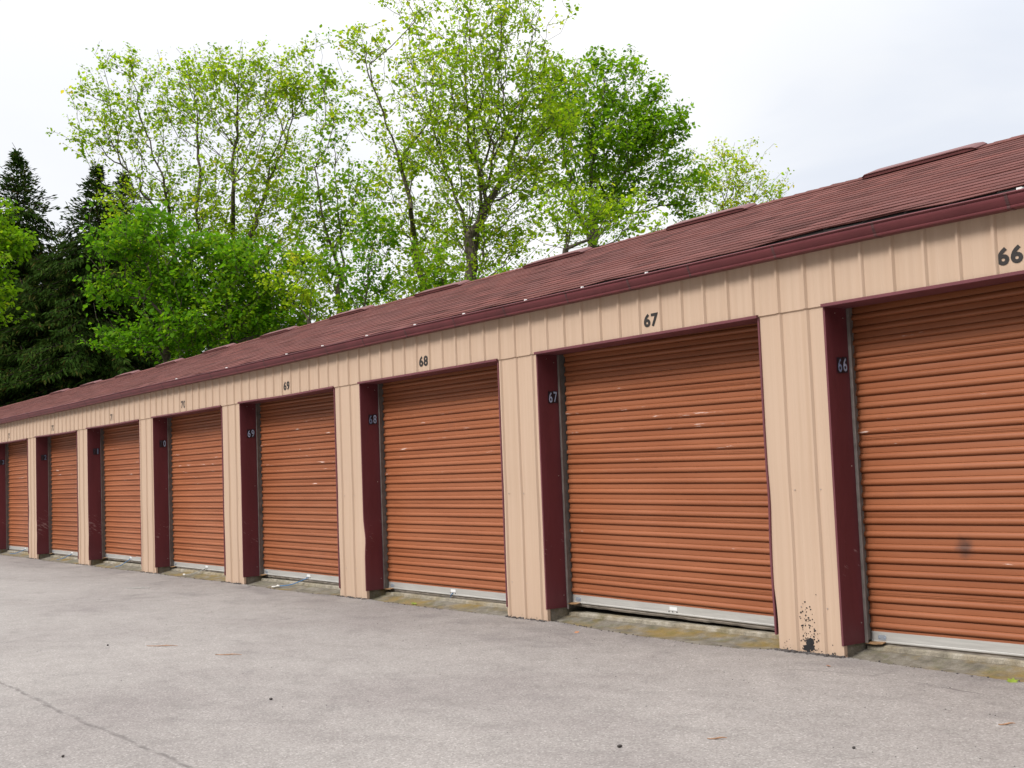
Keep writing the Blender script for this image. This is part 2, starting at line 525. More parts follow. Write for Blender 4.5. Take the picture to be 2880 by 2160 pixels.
rng = np.random.default_rng(3)
xs = list(np.arange(X_END - 0.5, -8, 0.07)) + list(np.arange(-8, X_START + 0.4, 0.022))
jag = rng.normal(0, 1, len(xs))
jag = 0.006 * jag + 0.012 * np.convolve(rng.normal(0, 1, len(xs)), np.ones(9) / 3, 'same') * 0.4
edge = [(x, edge_y(x) + j) for x, j in zip(xs, jag)]
g = MB()
edgerow = [(x, y, 0.0) for x, y in edge]
lowrow = [(x, y + 0.004, -0.025) for x, y in edge]
row1 = [(x, y - 0.25, 0.0) for x, y in edge]
row2 = [(x, -2.0, 0.0) for x, y in edge]
row3 = [(x, -34.0, 0.0) for x, y in edge]
g.grid([lowrow, edgerow, row1, row2, row3], flip=True)
xe, xs_ = edge[0][0], edge[-1][0]
g.add([(-70, -34, 0), (xe, -34, 0), (xe, -2, 0), (-70, -2, 0)], [(0, 1, 2, 3)])
g.add([(-70, -2, 0), (xe, -2, 0), (xe, 7, 0), (-70, 7, 0)], [(0, 1, 2, 3)])
g.add([(xs_, -34, 0), (30, -34, 0), (30, 7, 0), (xs_, 7, 0)], [(0, 1, 2, 3)])
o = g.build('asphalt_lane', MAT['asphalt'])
o['kind'] = 'structure'

# ------------------------------------------------------------------ the storage building
B = bpy.data.objects.new('storage_building', None)
COL.objects.link(B)
B.location = (0, 0, 0)
tag(B, 'long tan metal self storage building with orange roll-up doors and a maroon shingle roof', 'building')

RIB0 = -0.374
RIBS = 0.2286


def rib_profile(xa, xb, ya, proud=0.0165, sa=None, sb=None):
    """list of (x, y) along the sheet from xa to xb with trapezoid ribs"""
    pts = [(xa, ya)]
    n0 = math.ceil((xa - RIB0) / RIBS)
    n1 = math.floor((xb - RIB0) / RIBS)
    for n in range(n0, n1 + 1):
        c = RIB0 + n * RIBS
        for dx, dy in ((-0.020, 0), (-0.010, -proud), (0.006, -proud), (0.018, 0)):
            x = c + dx
            if n % 4 == 3 and dx == 0.006:
                if xa + 0.004 < x < xb - 0.004:
                    pts.append((x, ya + dy))
                    pts.append((x + 0.004, ya + dy * 0.75))
                continue
            if xa + 0.004 < x < xb - 0.004:
                pts.append((x, ya + dy))
        # two faint stiffening creases between the ribs
        for q in (0.080, 0.150):
            x = c + q
            if xa + 0.01 < x < xb - 0.01 and n < n1 + 1:
                for dx, dy in ((-0.005, 0), (0, -0.0012), (0.005, 0)):
                    pts.append((x + dx, ya + dy))
    pts.append((xb, ya))
    pts.sort()
    return pts


# header siding: one long ribbed band
g = MB()
pr = rib_profile(X_END, X_START, -0.010)
zs = [2.227, 2.234, 2.40, 2.612]
rows = [[(x, y + (0.010 if i == 0 else 0.0), zz) for x, y in pr] for i, zz in enumerate(zs)]
g.grid(rows)
hs = g.build('header_siding', MAT['siding'], B)


# piers: ribbed sheets down to the asphalt
def left_curl(k, zz):
    if k == 66:
        return 0.034 * (1 - sstep(0.18, 0.62, zz)) + 0.012 * bumpf(zz, 0.9, 0.18)
    if k == 72:
        return 0.02 * bumpf(zz, 0.9, 0.15)
    return 0.0


def right_dent(k, zz):
    if k == 68:
        return 0.022 * bumpf(zz, 0.62, 0.12) + 0.012 * (1 - sstep(0.5, 0.9, zz))
    if k == 71:
        return 0.012 * bumpf(zz, 0.5, 0.25) - 0.010 * bumpf(zz, 0.25, 0.1)
    if k == 72:
        return 0.016 * bumpf(zz, 0.62, 0.05) + 0.014 * bumpf(zz, 0.42, 0.09)
    if k == 69:
        return 0.004 * bumpf(zz, 1.2, 0.1)
    return 0.0


pier_obj = {}
for k in NUMS:
    xa, xb = x0(k) - PW, x0(k)
    pr = rib_profile(xa, xb, 0.0)
    zs = list(np.linspace(-0.03, 0.10, 3)) + list(np.linspace(0.16, 1.3, 20)) + [1.8, 2.24]
    rows = []
    for zz in zs:
        row = []
        for x, y in pr:
            u = (x - xa) / PW
            dx = left_curl(k, zz) * max(0, 1 - u * 3) + right_dent(k, zz) * max(0, 1 - (1 - u) * 3)
            wav = 0.004 * math.sin(zz * 5 + k * 1.7 + x * 3) * sstep(0, 0.5, 1.6 - zz) * 0.6
            row.append((x + dx, y + wav, zz))
        # fold the sheet's edges back
        row = [(row[0][0] + 0.001, 0.03, zz)] + row + [(row[-1][0] - 0.001, 0.03, zz)]
        rows.append(row)
    g = MB()
    g.grid(rows)
    po = g.build('pier_siding', MAT['siding'], B)
    pier_obj[k] = po
    # screws
    for zz in (0.30, 1.06):
        for c in (RIB0 + RIBS * math.ceil((xa - RIB0) / RIBS) + q for q in (0.045, 0.26)):
            if xa + 0.03 < c < xb - 0.02 and k < 72:
                s = MB()
                s.tube([(0, 0, 0), (0, -0.004, 0)], [0.005, 0.0045], 7)
                s.add([(0.0045 * math.cos(a), -0.004, 0.0045 * math.sin(a)) for a in [i * PI / 3 for i in range(6)]], [(0, 1, 2, 3, 4, 5)])
                s.build('screw', MAT['screw'], po, (c, -0.001, zz + 0.01 * math.sin(k * 5 + c * 30)))
    # block footing inside the pier, seen under the jamb
    g = MB()
    g.box(xa + 0.014, xb - 0.014, 0.045, 0.42, -0.05, 0.13, bev=0.006)
    g.build('footing', MAT['footing'], B)
    # pier core, so that no light comes through behind the sheet
    g = MB()
    g.box(xa + 0.02, xb - 0.02, 0.32, 0.40, 0.131, 2.59)
    g.build('pier_post', MAT['inside'], B)

# tar splash low on the pier between units 67 and 66
g = MB()
R = random.Random(11)
cxm, czm = -0.285, 0.075


def blot(g, x, zz, r, y=-0.0035, n=9):
    ang = [2 * PI * i / n + R.uniform(-.2, .2) for i in range(n)]
    rr = [r * R.uniform(0.6, 1.25) for _ in ang]
    top = [(x + q * math.cos(a), y, zz + q * math.sin(a)) for a, q in zip(ang, rr)]
    bot = [(x + q * 1.1 * math.cos(a), y + 0.004, zz + q * 1.1 * math.sin(a)) for a, q in zip(ang, rr)]
    g.add(top + bot, [tuple(range(n - 1, -1, -1))] + [(i, i + n, (i + 1) % n + n, (i + 1) % n) for i in range(n)])


blot(g, cxm + 0.005, 0.070, 0.034, -0.0042, 16)
blot(g, cxm - 0.012, 0.035, 0.030, -0.0048, 14)
blot(g, cxm + 0.030, 0.042, 0.022, -0.0054, 12)
for i in range(80):
    a = abs(R.gauss(0, 0.095))
    x = cxm + R.gauss(0, 0.030 + 0.025 * (1 - min(1, a / .3)))
    if abs(((x - RIB0 + 0.1143) % RIBS) - 0.1143) < 0.026:
        continue
    blot(g, x, 0.07 + a, R.choice((0.0022, 0.003, 0.004, 0.005, 0.0065)), -0.0035 - 0.00001 * i, 7)
for i in range(30):
    x = R.uniform(-0.52, -0.06)
    if abs(((x - RIB0 + 0.1143) % RIBS) - 0.1143) < 0.026:
        continue
    blot(g, x, R.uniform(0.01, 0.06) * R.uniform(.3, 1.6), R.uniform(0.002, 0.006), -0.0035 - 0.00001 * i, 6)
o = g.build('tar_splash', MAT['tar'], pier_obj[66])
o['kind'] = 'stuff'


# ------------------------------------------------------------------ lettering
def digits(txt, height, width, bold=0.0, depth=0.0015):
    """flat mesh of text standing in the xz plane, lower left at the origin"""
    cu = bpy.data.curves.new('digits', 'FONT')
    cu.body = txt
    cu.size = 1.0
    cu.offset = bold
    cu.extrude = 0.0
    cu.resolution_u = 4
    cu.space_character = 1.12
    tmp = bpy.data.objects.new('digits', cu)
    COL.objects.link(tmp)
    dg = bpy.context.evaluated_depsgraph_get()
    dg.update()
    me = bpy.data.meshes.new_from_object(tmp.evaluated_get(dg))
    bpy.data.objects.remove(tmp)
    n = len(me.vertices)
    co = np.empty(n * 3)
    me.vertices.foreach_get('co', co)
    co = co.reshape(-1, 3)
    mn, mx = co.min(0), co.max(0)
    out = np.zeros_like(co)
    out[:, 0] = (co[:, 0] - mn[0]) / (mx[0] - mn[0]) * width
    out[:, 2] = (co[:, 1] - mn[1]) / (mx[1] - mn[1]) * height
    tris = [tuple(p.vertices) for p in me.polygons]
    bpy.data.meshes.remove(me)
    g = MB()
    g.add([tuple(v) for v in out], tris)
    return g


HEADNUM = {66: 1.235, 67: -1.700, 68: -4.908, 69: -7.885, 70: -11.078, 71: -14.052, 72: -17.256, 73: -20.226, 74: -23.1, 75: -26.15}
for k, hx in HEADNUM.items():
    wd = 0.158 if k != 71 else 0.145
    g = digits(str(k), 0.103, wd, 0.040)
    o = g.build('unit_number', MAT['black'] if k < 70 else MAT['faded'], B, (hx, -0.0125, 2.290))

# ------------------------------------------------------------------ doors and frames
TAIL = [(0.0375, 0.0), (0.0388, -0.0045), (0.0405, 0.0005), (0.046, 0.0065), (0.053, 0.0115), (0.061, 0.0142), (0.069, 0.0140), (0.0755, 0.0105), (0.0790, 0.004), (0.0805, -0.003), (0.0820, -0.007)]
BEAD = [(0.0, -0.007), (0.002, -0.002), (0.005, 0.0)] + TAIL
SEAM = [(0.0, -0.007), (0.002, -0.002), (0.005, 0.0), (0.0205, 0.0005), (0.0215, -0.003), (0.0228, 0.0015), (0.0300, 0.0020), (0.0310, -0.002), (0.0322, 0.001)] + TAIL
PITCH_S = 0.0828
CX0, CX1 = 0.010, W - 0.020


def curtain_mesh(phase, seam0, seed):
    rr = random.Random(seed)
    g = MB()
    rows = []
    top = 2.36
    nx = 24
    wave = [(rr.uniform(0.8, 2.6), rr.uniform(0.3, 1.6), rr.uniform(0, 6.28), rr.uniform(0.0006, 0.0016)) for _ in range(5)]
    i = 0
    zb = 0.0
    prof = []
    zt = phase + PITCH_S * 28
    i = 28
    while zt > 0.0:
        pts = SEAM if (i - seam0) % 6 == 0 else BEAD
        for dz, out in pts:
            zz = zt - dz
            if zz < -0.004:
                break
            prof.append((zz, out))
        zt -= PITCH_S
        i -= 1
    prof.append((-0.006, 0.0))
    for zz, out in prof:
        row = []
        for j in range(nx + 1):
            x = CX0 + (CX1 - CX0) * j / nx
            dy = sum(a * math.sin(fx * x * 3 + fz * zz * 3 + ph) for fx, fz, ph, a in wave)
            row.append((x, DY - out + dy, zz))
        rows.append(row)
    g.grid(rows, flip=True)
    return g


# bar top height at left and right end of each door
BAR = {65: (.150, .150), 66: (.138, .152), 67: (.199, .168), 68: (.158, .150), 69: (.168, .156), 70: (.150, .146), 71: (.176, .168), 72: (.156, .154), 73: (.150, .152), 74: (.15, .15), 75: (.15, .15)}
CORD = {69: 'cord', 71: 'cord', 72: 'cord', 73: 'cord', 70: 'cord_grey', 68: 'stub'}
DOORLABEL = {67: 'roll-up door hanging crooked above its sill with a black gap beneath', 68: 'roll-up door with long white scrapes across its middle slats'}
SAG = {69: (0.55, 0.010, 0.3), 72: (0.85, 0.020, 0.7), 73: (0.7, 0.016, 0.7), 71: (0.6, 0.009, 0.5), 67: (0.9, 0.004, 0.5), 70: (0.5, 0.004, 0.4)}
SEAM0 = {66: 3, 67: 2, 68: 4, 69: 1, 70: 3, 71: 5, 72: 0, 73: 2}
R = random.Random(77)
for k in NUMS:
    X = x0(k)
    bl, br = BAR[k]
    tilt = (br - bl) / (CX1 - CX0)
    near = k <= 71
    # ---- curtain
    cz = bl
    cur = curtain_mesh(0.019 if k != 67 else 0.017, SEAM0.get(k, 2), k).build('roll_up_door', MAT['door'], B, (X, 0, cz))
    cur.rotation_euler = (0, -math.atan(tilt), 0)
    smooth_by_angle(cur, 42)
    if k in DOORLABEL:
        cur['label'] = DOORLABEL[k]
    # ---- bottom rail: an aluminium angle with a small toe, and the rubber strip under it
    g = MB()
    prof = [(DY + 0.012, 0.000), (DY - 0.004, 0.000), (DY - 0.005, -0.055), (DY - 0.009, -0.058), (DY - 0.009, -0.066), (DY - 0.006, -0.069), (DY + 0.012, -0.069)]
    g.grid([[(x, y, zz) for x in np.linspace(CX0 + 0.004, CX1 - 0.004, 10)] for y, zz in prof], flip=True)
    rail = g.build('bottom_rail', MAT['galv'], cur, (0, 0, 0.002))
    g = MB()
    rr_ = random.Random(k)
    xs2 = np.linspace(CX0 + 0.006, CX1 - 0.006, 40)
    wob = [rr_.uniform(-0.003, 0.003) for _ in xs2]
    g.grid([[(x, y, zz + (wb if zz < -0.08 else 0)) for x, wb in zip(xs2, wob)] for y, zz in ((DY + 0.010, -0.067), (DY - 0.001, -0.067), (DY + 0.002, -0.080), (DY - 0.002, -0.084), (DY + 0.004, -0.098), (DY + 0.012, -0.098))], flip=True)
    g.build('rubber_strip', MAT['seal'], cur, (0, 0, 0.002))
    # ---- latch: a zinc plate on the rail with a rusty tongue reaching to the track
    if k <= 72:
        g = MB()
        g.box(0.065, 0.125, DY - 0.0085, DY - 0.0055, -0.050, -0.018, bev=0.005)
        for hx_ in (0.075, 0.115):
            g.tube([(hx_, DY - 0.0085, -0.034), (hx_, DY - 0.012, -0.034)], [0.005, 0.004], 8)
        lat = g.build('latch', MAT['zinc'], cur)
        g = MB()
        g.add([(0.010, DY - 0.006, -0.062), (0.126, DY - 0.006, -0.058), (0.126, DY - 0.050, -0.066), (0.075, DY - 0.064, -0.070), (0.004, DY - 0.060, -0.068),
               (0.010, DY - 0.006, -0.0655), (0.126, DY - 0.006, -0.0615), (0.126, DY - 0.050, -0.0695), (0.075, DY - 0.064, -0.0735), (0.004, DY - 0.060, -0.0715)],
              [(0, 1, 2, 3, 4), (9, 8, 7, 6, 5), (0, 5, 6, 1), (1, 6, 7, 2), (2, 7, 8, 3), (3, 8, 9, 4), (4, 9, 5, 0)])
        g.build('latch_tongue', MAT['rust'], cur)
    # ---- handle plate / sticker with three bolts
    if 67 <= k <= 73:
        sx = 1.195
        g = MB()
        g.box(sx, sx + 0.082, DY - 0.0068, DY - 0.0052, -0.036, -0.010)
        g.build('sticker', MAT['paper'], cur)
        for q in (-0.008, 0.032, 0.078):
            g = MB()
            g.tube([(sx + q, DY - 0.005, -0.046), (sx + q, DY - 0.009, -0.046)], [0.0052, 0.0045], 8)
            g.add([(sx + q + 0.0045 * math.cos(a), DY - 0.009, -0.046 + 0.0045 * math.sin(a)) for a in [i * PI / 4 for i in range(8)]], [tuple(range(8))])
            g.build('bolt', MAT['pebble'], cur)
    if k in CORD:
        kind = CORD[k]
        sx = 1.235
        g = MB()
        if kind == 'stub':
            pts = [(sx, DY - 0.008, -0.044), (sx - 0.012, DY - 0.022, -0.060), (sx - 0.030, DY - 0.018, -0.085)]
            g.tube(pts, 0.0045, 6)
            g.build('pull_cord', MAT['cord'], cur)
        else:
            zf = 0.012 - bl + 0.012
            L = {69: 0.36, 70: 0.26, 71: 0.10, 72: 0.20, 73: 0.34}[k]
            pts = []
            for i in range(13):
                u = i / 12
                pts.append((sx - L * u ** 1.2 - 0.012 * math.sin(u * 7), DY - 0.010 - 0.20 * u ** 0.9, -0.044 + (zf + 0.044) * (1 - (1 - u) ** 1.7)))
            g.tube(pts, 0.0058, 6)
            cd = g.build('pull_cord', MAT[kind], cur)
            if k in (69, 70):
                g = MB()
                e = pts[-1]
                g.tube([(e[0] + 0.02, e[1], e[2] + 0.002), (e[0] - 0.03, e[1] - 0.005, e[2]), (e[0] - 0.07, e[1] + 0.01, e[2])], [0.006, 0.013, 0.007], 7)
                g.build('cord_end', MAT['litter'], cur)
    # ---- guide rails
    for s in (0, 1):
        g = MB()
        if s == 0:
            g.box(0.002, 0.026, 0.206, 0.209, 0.085 if k != 66 else 0.07, 2.30)
            g.box(0.002, 0.0045, 0.2095, 0.300, 0.085, 2.30)
        else:
            g.box(W - 0.026, W - 0.002, 0.206, 0.209, 0.085, 2.30)
            g.box(W - 0.0265, W - 0.0235, 0.2095, 0.300, 0.085, 2.30)
            g.box(W - 0.0045, W - 0.002, 0.2095, 0.300, 0.085, 2.30)
        g.build('guide_rail', MAT['track'], cur if False else B, (X, 0, 0))
    # ---- door frame: head trim and two jambs
    sg = SAG.get(k, (0.5, 0.002, 0.5))

    def zsag(u):
        return -sg[1] * bumpf(u, sg[0], sg[2]) + 0.3 * sg[1]
    us = np.linspace(0, 1, 25)
    g = MB()
    prof = [(-0.0285, 0.0135), (-0.0305, 0.0115), (-0.0305, -0.0055), (-0.0285, -0.0075), (0.205, -0.0075), (0.205, 0.06)]
    g.grid([[(-0.010 + (W + 0.020) * u, y, H + zz + (zsag(u) if y < 0.1 else 0)) for u in us] for y, zz in prof])
    g.add([(-0.010, -0.0285, H + 0.0135 + zsag(0)), (-0.010, -0.0305, H + 0.0115 + zsag(0)), (-0.010, -0.0305, H - 0.0055 + zsag(0)), (-0.010, -0.0285, H - 0.0075 + zsag(0)), (-0.010, -0.012, H - 0.007), (-0.010, -0.012, H + 0.013)], [(0, 1, 2, 3, 4, 5)])
    xx = W + 0.010
    g.add([(xx, -0.0285, H + 0.0135 + zsag(1)), (xx, -0.0305, H + 0.0115 + zsag(1)), (xx, -0.0305, H - 0.0055 + zsag(1)), (xx, -0.0285, H - 0.0075 + zsag(1)), (xx, -0.012, H - 0.007), (xx, -0.012, H + 0.013)], [(5, 4, 3, 2, 1, 0)])
    fr = g.build('door_frame', MAT['trim'], B, (X, 0, 0))
    zb = {66: 0.072, 67: 0.098}.get(k, 0.085)
    zs = list(np.linspace(zb, 1.2, 26)) + [1.5, 1.8, H - 0.008]
    # left jamb: flange on the wall face, then the reveal
    g = MB()
    rows = []
    rr_ = random.Random(k * 3)
    ph = rr_.uniform(0, 6)
    for zz in zs:
        d = right_dent(k, zz)
        flx = 0.002 * math.sin(zz * 6 + ph)
        rows.append([(-0.014 + d, 0.004, zz), (-0.014 + d, -0.006, zz), (-0.002 + d, -0.008, zz), (0.0015 + d, -0.006, zz), (0.003 + d, 0.004, zz), (0.002 + d * 0.8 + flx, 0.07, zz), (0.002 + d * 0.4 + flx, 0.14, zz), (0.0015, 0.212 + 0.004 * math.sin(zz * 4 + ph), zz)])
    g.grid(rows)
    nq = len(rows[0]) - 1
    g.m = [1 if (i % nq) <= 2 else 0 for i in range(len(g.f))]
    jl = g.build('jamb', [MAT['maroon_scuffed'] if k in (71, 72) else MAT['maroon'], MAT['trim']], fr)
    if k in (71, 72):
        jl['label'] = 'scraped and dented maroon jamb'
    smooth_by_angle(jl, 40)
    if near:
        for zz, yy in ((0.20, 0.178), (1.20, 0.172), (2.16, 0.168), (2.19, 0.09)):
            s = MB()
            s.tube([(0.000, yy, zz), (0.006, yy, zz)], [0.005, 0.0035], 7)
            s.add([(0.006, yy + 0.0035 * math.cos(a), zz + 0.0035 * math.sin(a)) for a in [i * PI / 3 for i in range(6)]], [(0, 1, 2, 3, 4, 5)])
            s.build('screw', MAT['screw'], fr)
    # right jamb, seen edge-on
    g = MB()
    rows = []
    for zz in zs:
        d = 0.010 * bumpf(zz, 1.0, 0.2) * (1 if k in (67, 71) else 0) + (0.008 * (1 - sstep(0.1, 0.6, zz)) if k in (67, 73) else 0)
        if k == 73:
            d += 0.02 * bumpf(zz, 0.9, 0.15)
        rows.append([(W - 0.002, 0.212, zz), (W - 0.003 + d * .5, 0.10, zz), (W - 0.003 + d, 0.004, zz), (W - 0.0015 + d, -0.010, zz), (W + 0.002 + d, -0.014, zz), (W + 0.012 + d, -0.010, zz), (W + 0.012 + d, 0.004, zz)])
    g.grid(rows)
    nq = len(rows[0]) - 1
    g.m = [1 if (i % nq) >= 2 else 0 for i in range(len(g.f))]
    jr = g.build('jamb', [MAT['maroon'], MAT['trim']], fr)
    smooth_by_angle(jr, 40)
    # ---- number tiles on the left reveal
    if k <= 74:
        y0t = 0.080 if k != 67 else 0.090
        zt0 = 1.800 + {66: 0.0, 67: 0.012, 68: 0.0}.get(k, 0.0)
        for i, ch in enumerate(str(k)):
            if k == 70 and i == 0:
                pass
            g = MB()
            g.box(-0.048, 0.0, -0.0008, 0.0008, 0.0, 0.102)
            tile = g.build('number_plate', MAT['tile'], B, (X + 0.0075, y0t + 0.051 * (1 + i), zt0 + (0.004 if i else 0)))
            tile.rotation_euler = (0, 0, PI / 2)
            dm = 'tile_digit'
            if i == 0:
                dm = {66: 'tile_digit_dim', 67: 'tile_digit', 68: 'tile_digit_dim', 69: 'tile_digit'}.get(k, 'tile_digit_dark')
            elif k >= 70:
                dm = 'tile_digit_dim' if k in (72, 73, 71) else 'tile_digit'
            wd = 0.037 if ch != '1' else 0.018
            o = digits(ch, 0.088, wd, 0.014).build('digit', MAT[dm], tile, (-0.024 - wd / 2, -0.0016, 0.007))
    # ---- sill step and apron
    g = MB()
    rr_ = random.Random(k * 7)
    xs3 = np.linspace(0.0, W, 40)
    chip = [rr_.uniform(-0.004, 0.004) for _ in xs3]
    rows = [[(x, 0.222 + c, 0.015) for x, c in zip(xs3, chip)], [(x, 0.228 + c, 0.050 + c * .5) for x, c in zip(xs3, chip)], [(x, 0.238 + c, 0.057 + c * .4) for x, c in zip(xs3, chip)], [(x, 0.30, 0.060) for x in xs3], [(x, 0.60, 0.061) for x in xs3]]
    g.grid(rows, flip=False)
    g.build('door_sill', MAT['sill'], B, (X, 0, 0))
    g = MB()
    nx, ny = 60, 9
    rows = []
    for y in (-0.32, -0.16, -0.05, 0.03, 0.07, 0.11, 0.16, 0.20, 0.24):
        base = -0.007 + 0.036 * sstep(0.03, 0.24, y)
        rows.append([(x, y, base + (rr_.uniform(-0.0025, 0.0025) if y > 0.05 else 0)) for x in np.linspace(-0.02, W + 0.02, nx)])
    g.grid(rows)
    o = g.build('concrete_apron', MAT['apron'], None, (X, 0, 0))
    o['kind'] = 'structure'

# ------------------------------------------------------------------ shell: back wall, gable ends, floor and ceiling inside
g = MB()
g.grid([[(x, 5.0, zz) for x in (X_END, X_START)] for zz in (-0.03, 2.62)], flip=True)
g.build('back_wall', MAT['siding'], B)
for xx, fl in ((X_END, False), (X_START, True)):
    g = MB()
    pts = [(xx, 0.0, -0.03), (xx, 5.0, -0.03), (xx, 5.0, 2.62), (xx, 2.5, 3.60), (xx, 0.0, 2.62)]
    g.add(pts, [(4, 3, 2, 1, 0) if not fl else (0, 1, 2, 3, 4)])
    g.build('gable_wall', MAT['siding'], B)
g = MB()
g.box(X_END + 0.01, X_START - 0.01, 0.60, 4.99, -0.02, 0.058)
g.build('floor_slab', MAT['inside'], B)
g = MB()
g.box(X_END + 0.01, X_START - 0.01, 0.30, 4.98, 2.60, 2.63)
g.build('ceiling', MAT['inside'], B)
g = MB()
g.box(X_END + 0.01, X_START - 0.01, 0.205, 0.23, 2.31, 2.63)
g.build('lintel', MAT['inside'], B)

# ------------------------------------------------------------------ roof
def rz(x, y):
    """roof deck height"""
    s = -0.055 * sstep(-11, -20, x)
    s2 = 0.012 * bumpf(x, -1.8, 3.0) + 0.004 * math.sin(x * 1.1) + 0.003 * math.sin(x * 2.7 + 1)
    f = max(0.0, min(1.0, (y - EAVE_Y) / (RIDGE_Y - EAVE_Y)))
    return RIDGE_Z - SLOPE * (RIDGE_Y - y) + s * f + s2 * (f - 0.4)


R = random.Random(21)
g = MB()
tone = []
NC = 20
exposure = (RIDGE_Y - EAVE_Y) / NC
TAB = 0.3048
cosn, sinn = 1 / math.hypot(1, SLOPE), SLOPE / math.hypot(1, SLOPE)


def edge_lift(x):
    """curled first course along the gutter"""
    return 0.022 * bumpf(x, -0.05, 0.45) + 0.012 * bumpf(x, 0.7, 0.5) + 0.016 * bumpf(x, 1.9, 0.5) + 0.013 * bumpf(x, -2.0, 0.4) + 0.012 * bumpf(x, -3.5, 0.35) + 0.010 * bumpf(x, -4.6, 0.3) + 0.003 * math.sin(x * 4.1) + 0.003 * math.sin(x * 9.3 + 2)


BASECOL = (0.136, 0.053, 0.045)
for c in range(NC):
    y0_ = EAVE_Y + c * exposure
    y1_ = y0_ + exposure * 1.10
    xoff = (c % 2) * TAB * 0.5 + R.uniform(-0.02, 0.02)
    n = int((X_START + 0.4 - (X_END - 0.3)) / TAB) + 2
    courselift = R.uniform(0, 0.001)
    for i in range(n):
        xa = X_END - 0.3 + xoff + (i - 1) * TAB + 0.002
        xb = xa + TAB - 0.004
        xa = max(xa, X_END - 0.3)
        xb = min(xb, X_START + 0.3)
        if xb - xa < 0.03:
            continue
        lf = 0.0054 + 0.4 * courselift + (R.uniform(0, 0.0008) if R.random() < 0.93 else R.uniform(0.001, 0.0032))
        dyj = R.uniform(-0.003, 0.003)
        el = [edge_lift(q) if c == 0 else (0.35 * edge_lift(q) if c == 1 else 0) for q in (xa, xb)]
        nrm = (0, -sinn, cosn)

        def pt(x, y, h):
            return (x, y - sinn * h, rz(x, y) + cosn * h)
        la, lb = lf + el[0], lf + el[1] + R.uniform(-0.001, 0.001)
        vs = [pt(xa, y0_ + dyj, la), pt(xb, y0_ + dyj, lb), pt(xb, y1_, 0.0015), pt(xa, y1_, 0.0015), pt(xa, y0_ + dyj + 0.001, la - 0.0056), pt(xb, y0_ + dyj + 0.001, lb - 0.0056)]
        g.add(vs, [(0, 1, 2, 3), (0, 4, 5, 1), (0, 3, 4), (1, 5, 2)])
        q = R.gauss(1.0, 0.10)
        if R.random() < 0.10:
            q *= R.uniform(0.6, 0.85)
        hu = R.uniform(-0.06, 0.06)
        tc_ = (BASECOL[0] * q, BASECOL[1] * q * (1 - hu), BASECOL[2] * q * (1 - hu * 1.3))
        tone += [tc_] * 4
# back slope, plain
g.grid([[(x, y, RIDGE_Z - SLOPE * (y - RIDGE_Y) - 0.055 * sstep(-11, -20, x)) for x in np.linspace(X_END - 0.3, X_START + 0.3, 40)] for y in (RIDGE_Y, 5.15)])
tone += [BASECOL] * 39
# ridge caps
x = X_END - 0.3
while x < X_START + 0.2:
    zc = rz(x, RIDGE_Y)
    z2 = rz(x + 0.16, RIDGE_Y)
    w_ = 0.13
    lf = 0.012 + R.uniform(0, 0.004)
    g.add([(x, RIDGE_Y - w_, zc - SLOPE * w_ + lf), (x, RIDGE_Y, zc + lf + 0.004), (x, RIDGE_Y + w_, zc - SLOPE * w_ + lf), (x + 0.17, RIDGE_Y - w_, z2 - SLOPE * w_ + 0.009), (x + 0.17, RIDGE_Y, z2 + 0.011), (x + 0.17, RIDGE_Y + w_, z2 - SLOPE * w_ + 0.009),
           (x, RIDGE_Y - w_ - 0.001, zc - SLOPE * w_ + 0.004)],
          [(0, 3, 4, 1), (1, 4, 5, 2), (0, 6, 3)])
    q = R.gauss(1, 0.1)
    tone += [tuple(BASECOL[i] * q for i in range(3))] * 3
    x += 0.145
roof = g.build('roof', MAT['shingle'], B)
at = roof.data.color_attributes.new('tone', 'FLOAT_COLOR', 'CORNER')
arr = []
for p in roof.data.polygons:
    tc_ = tone[p.index]
    arr += [*tc_, 1.0] * p.loop_total
at.data.foreach_set('color', arr)

# deck below the shingles, and the black underlay edge that shows above the gutter
g = MB()
xsr = np.linspace(X_END - 0.25, X_START + 0.25, 160)
g.grid([[(x, y, rz(x, y) - 0.014) for x in xsr] for y in (-0.05, RIDGE_Y, )])
g.grid([[(x, y, RIDGE_Z - SLOPE * (y - RIDGE_Y) - 0.09) for x in xsr] for y in (RIDGE_Y, 5.1)])
g.build('roof_deck', MAT['inside'], B)
g = MB()
xsr = np.arange(X_END - 0.25, X_START + 0.25, 0.045)
jj = [R.uniform(-0.0015, 0.0015) for _ in xsr]
rows = []
for q, hh in ((0.0, 0.0), (0.0, 1.0), (0.06, 1.0)):
    rows.append([(x, EAVE_Y + 0.006 + q, rz(x, EAVE_Y) - 0.010 + q * SLOPE + hh * (0.009 + 0.85 * max(0, edge_lift(x)) + j)) for x, j in zip(xsr, jj)])
g.grid(rows)
g.build('underlay_edge', MAT['underlay'], roof)

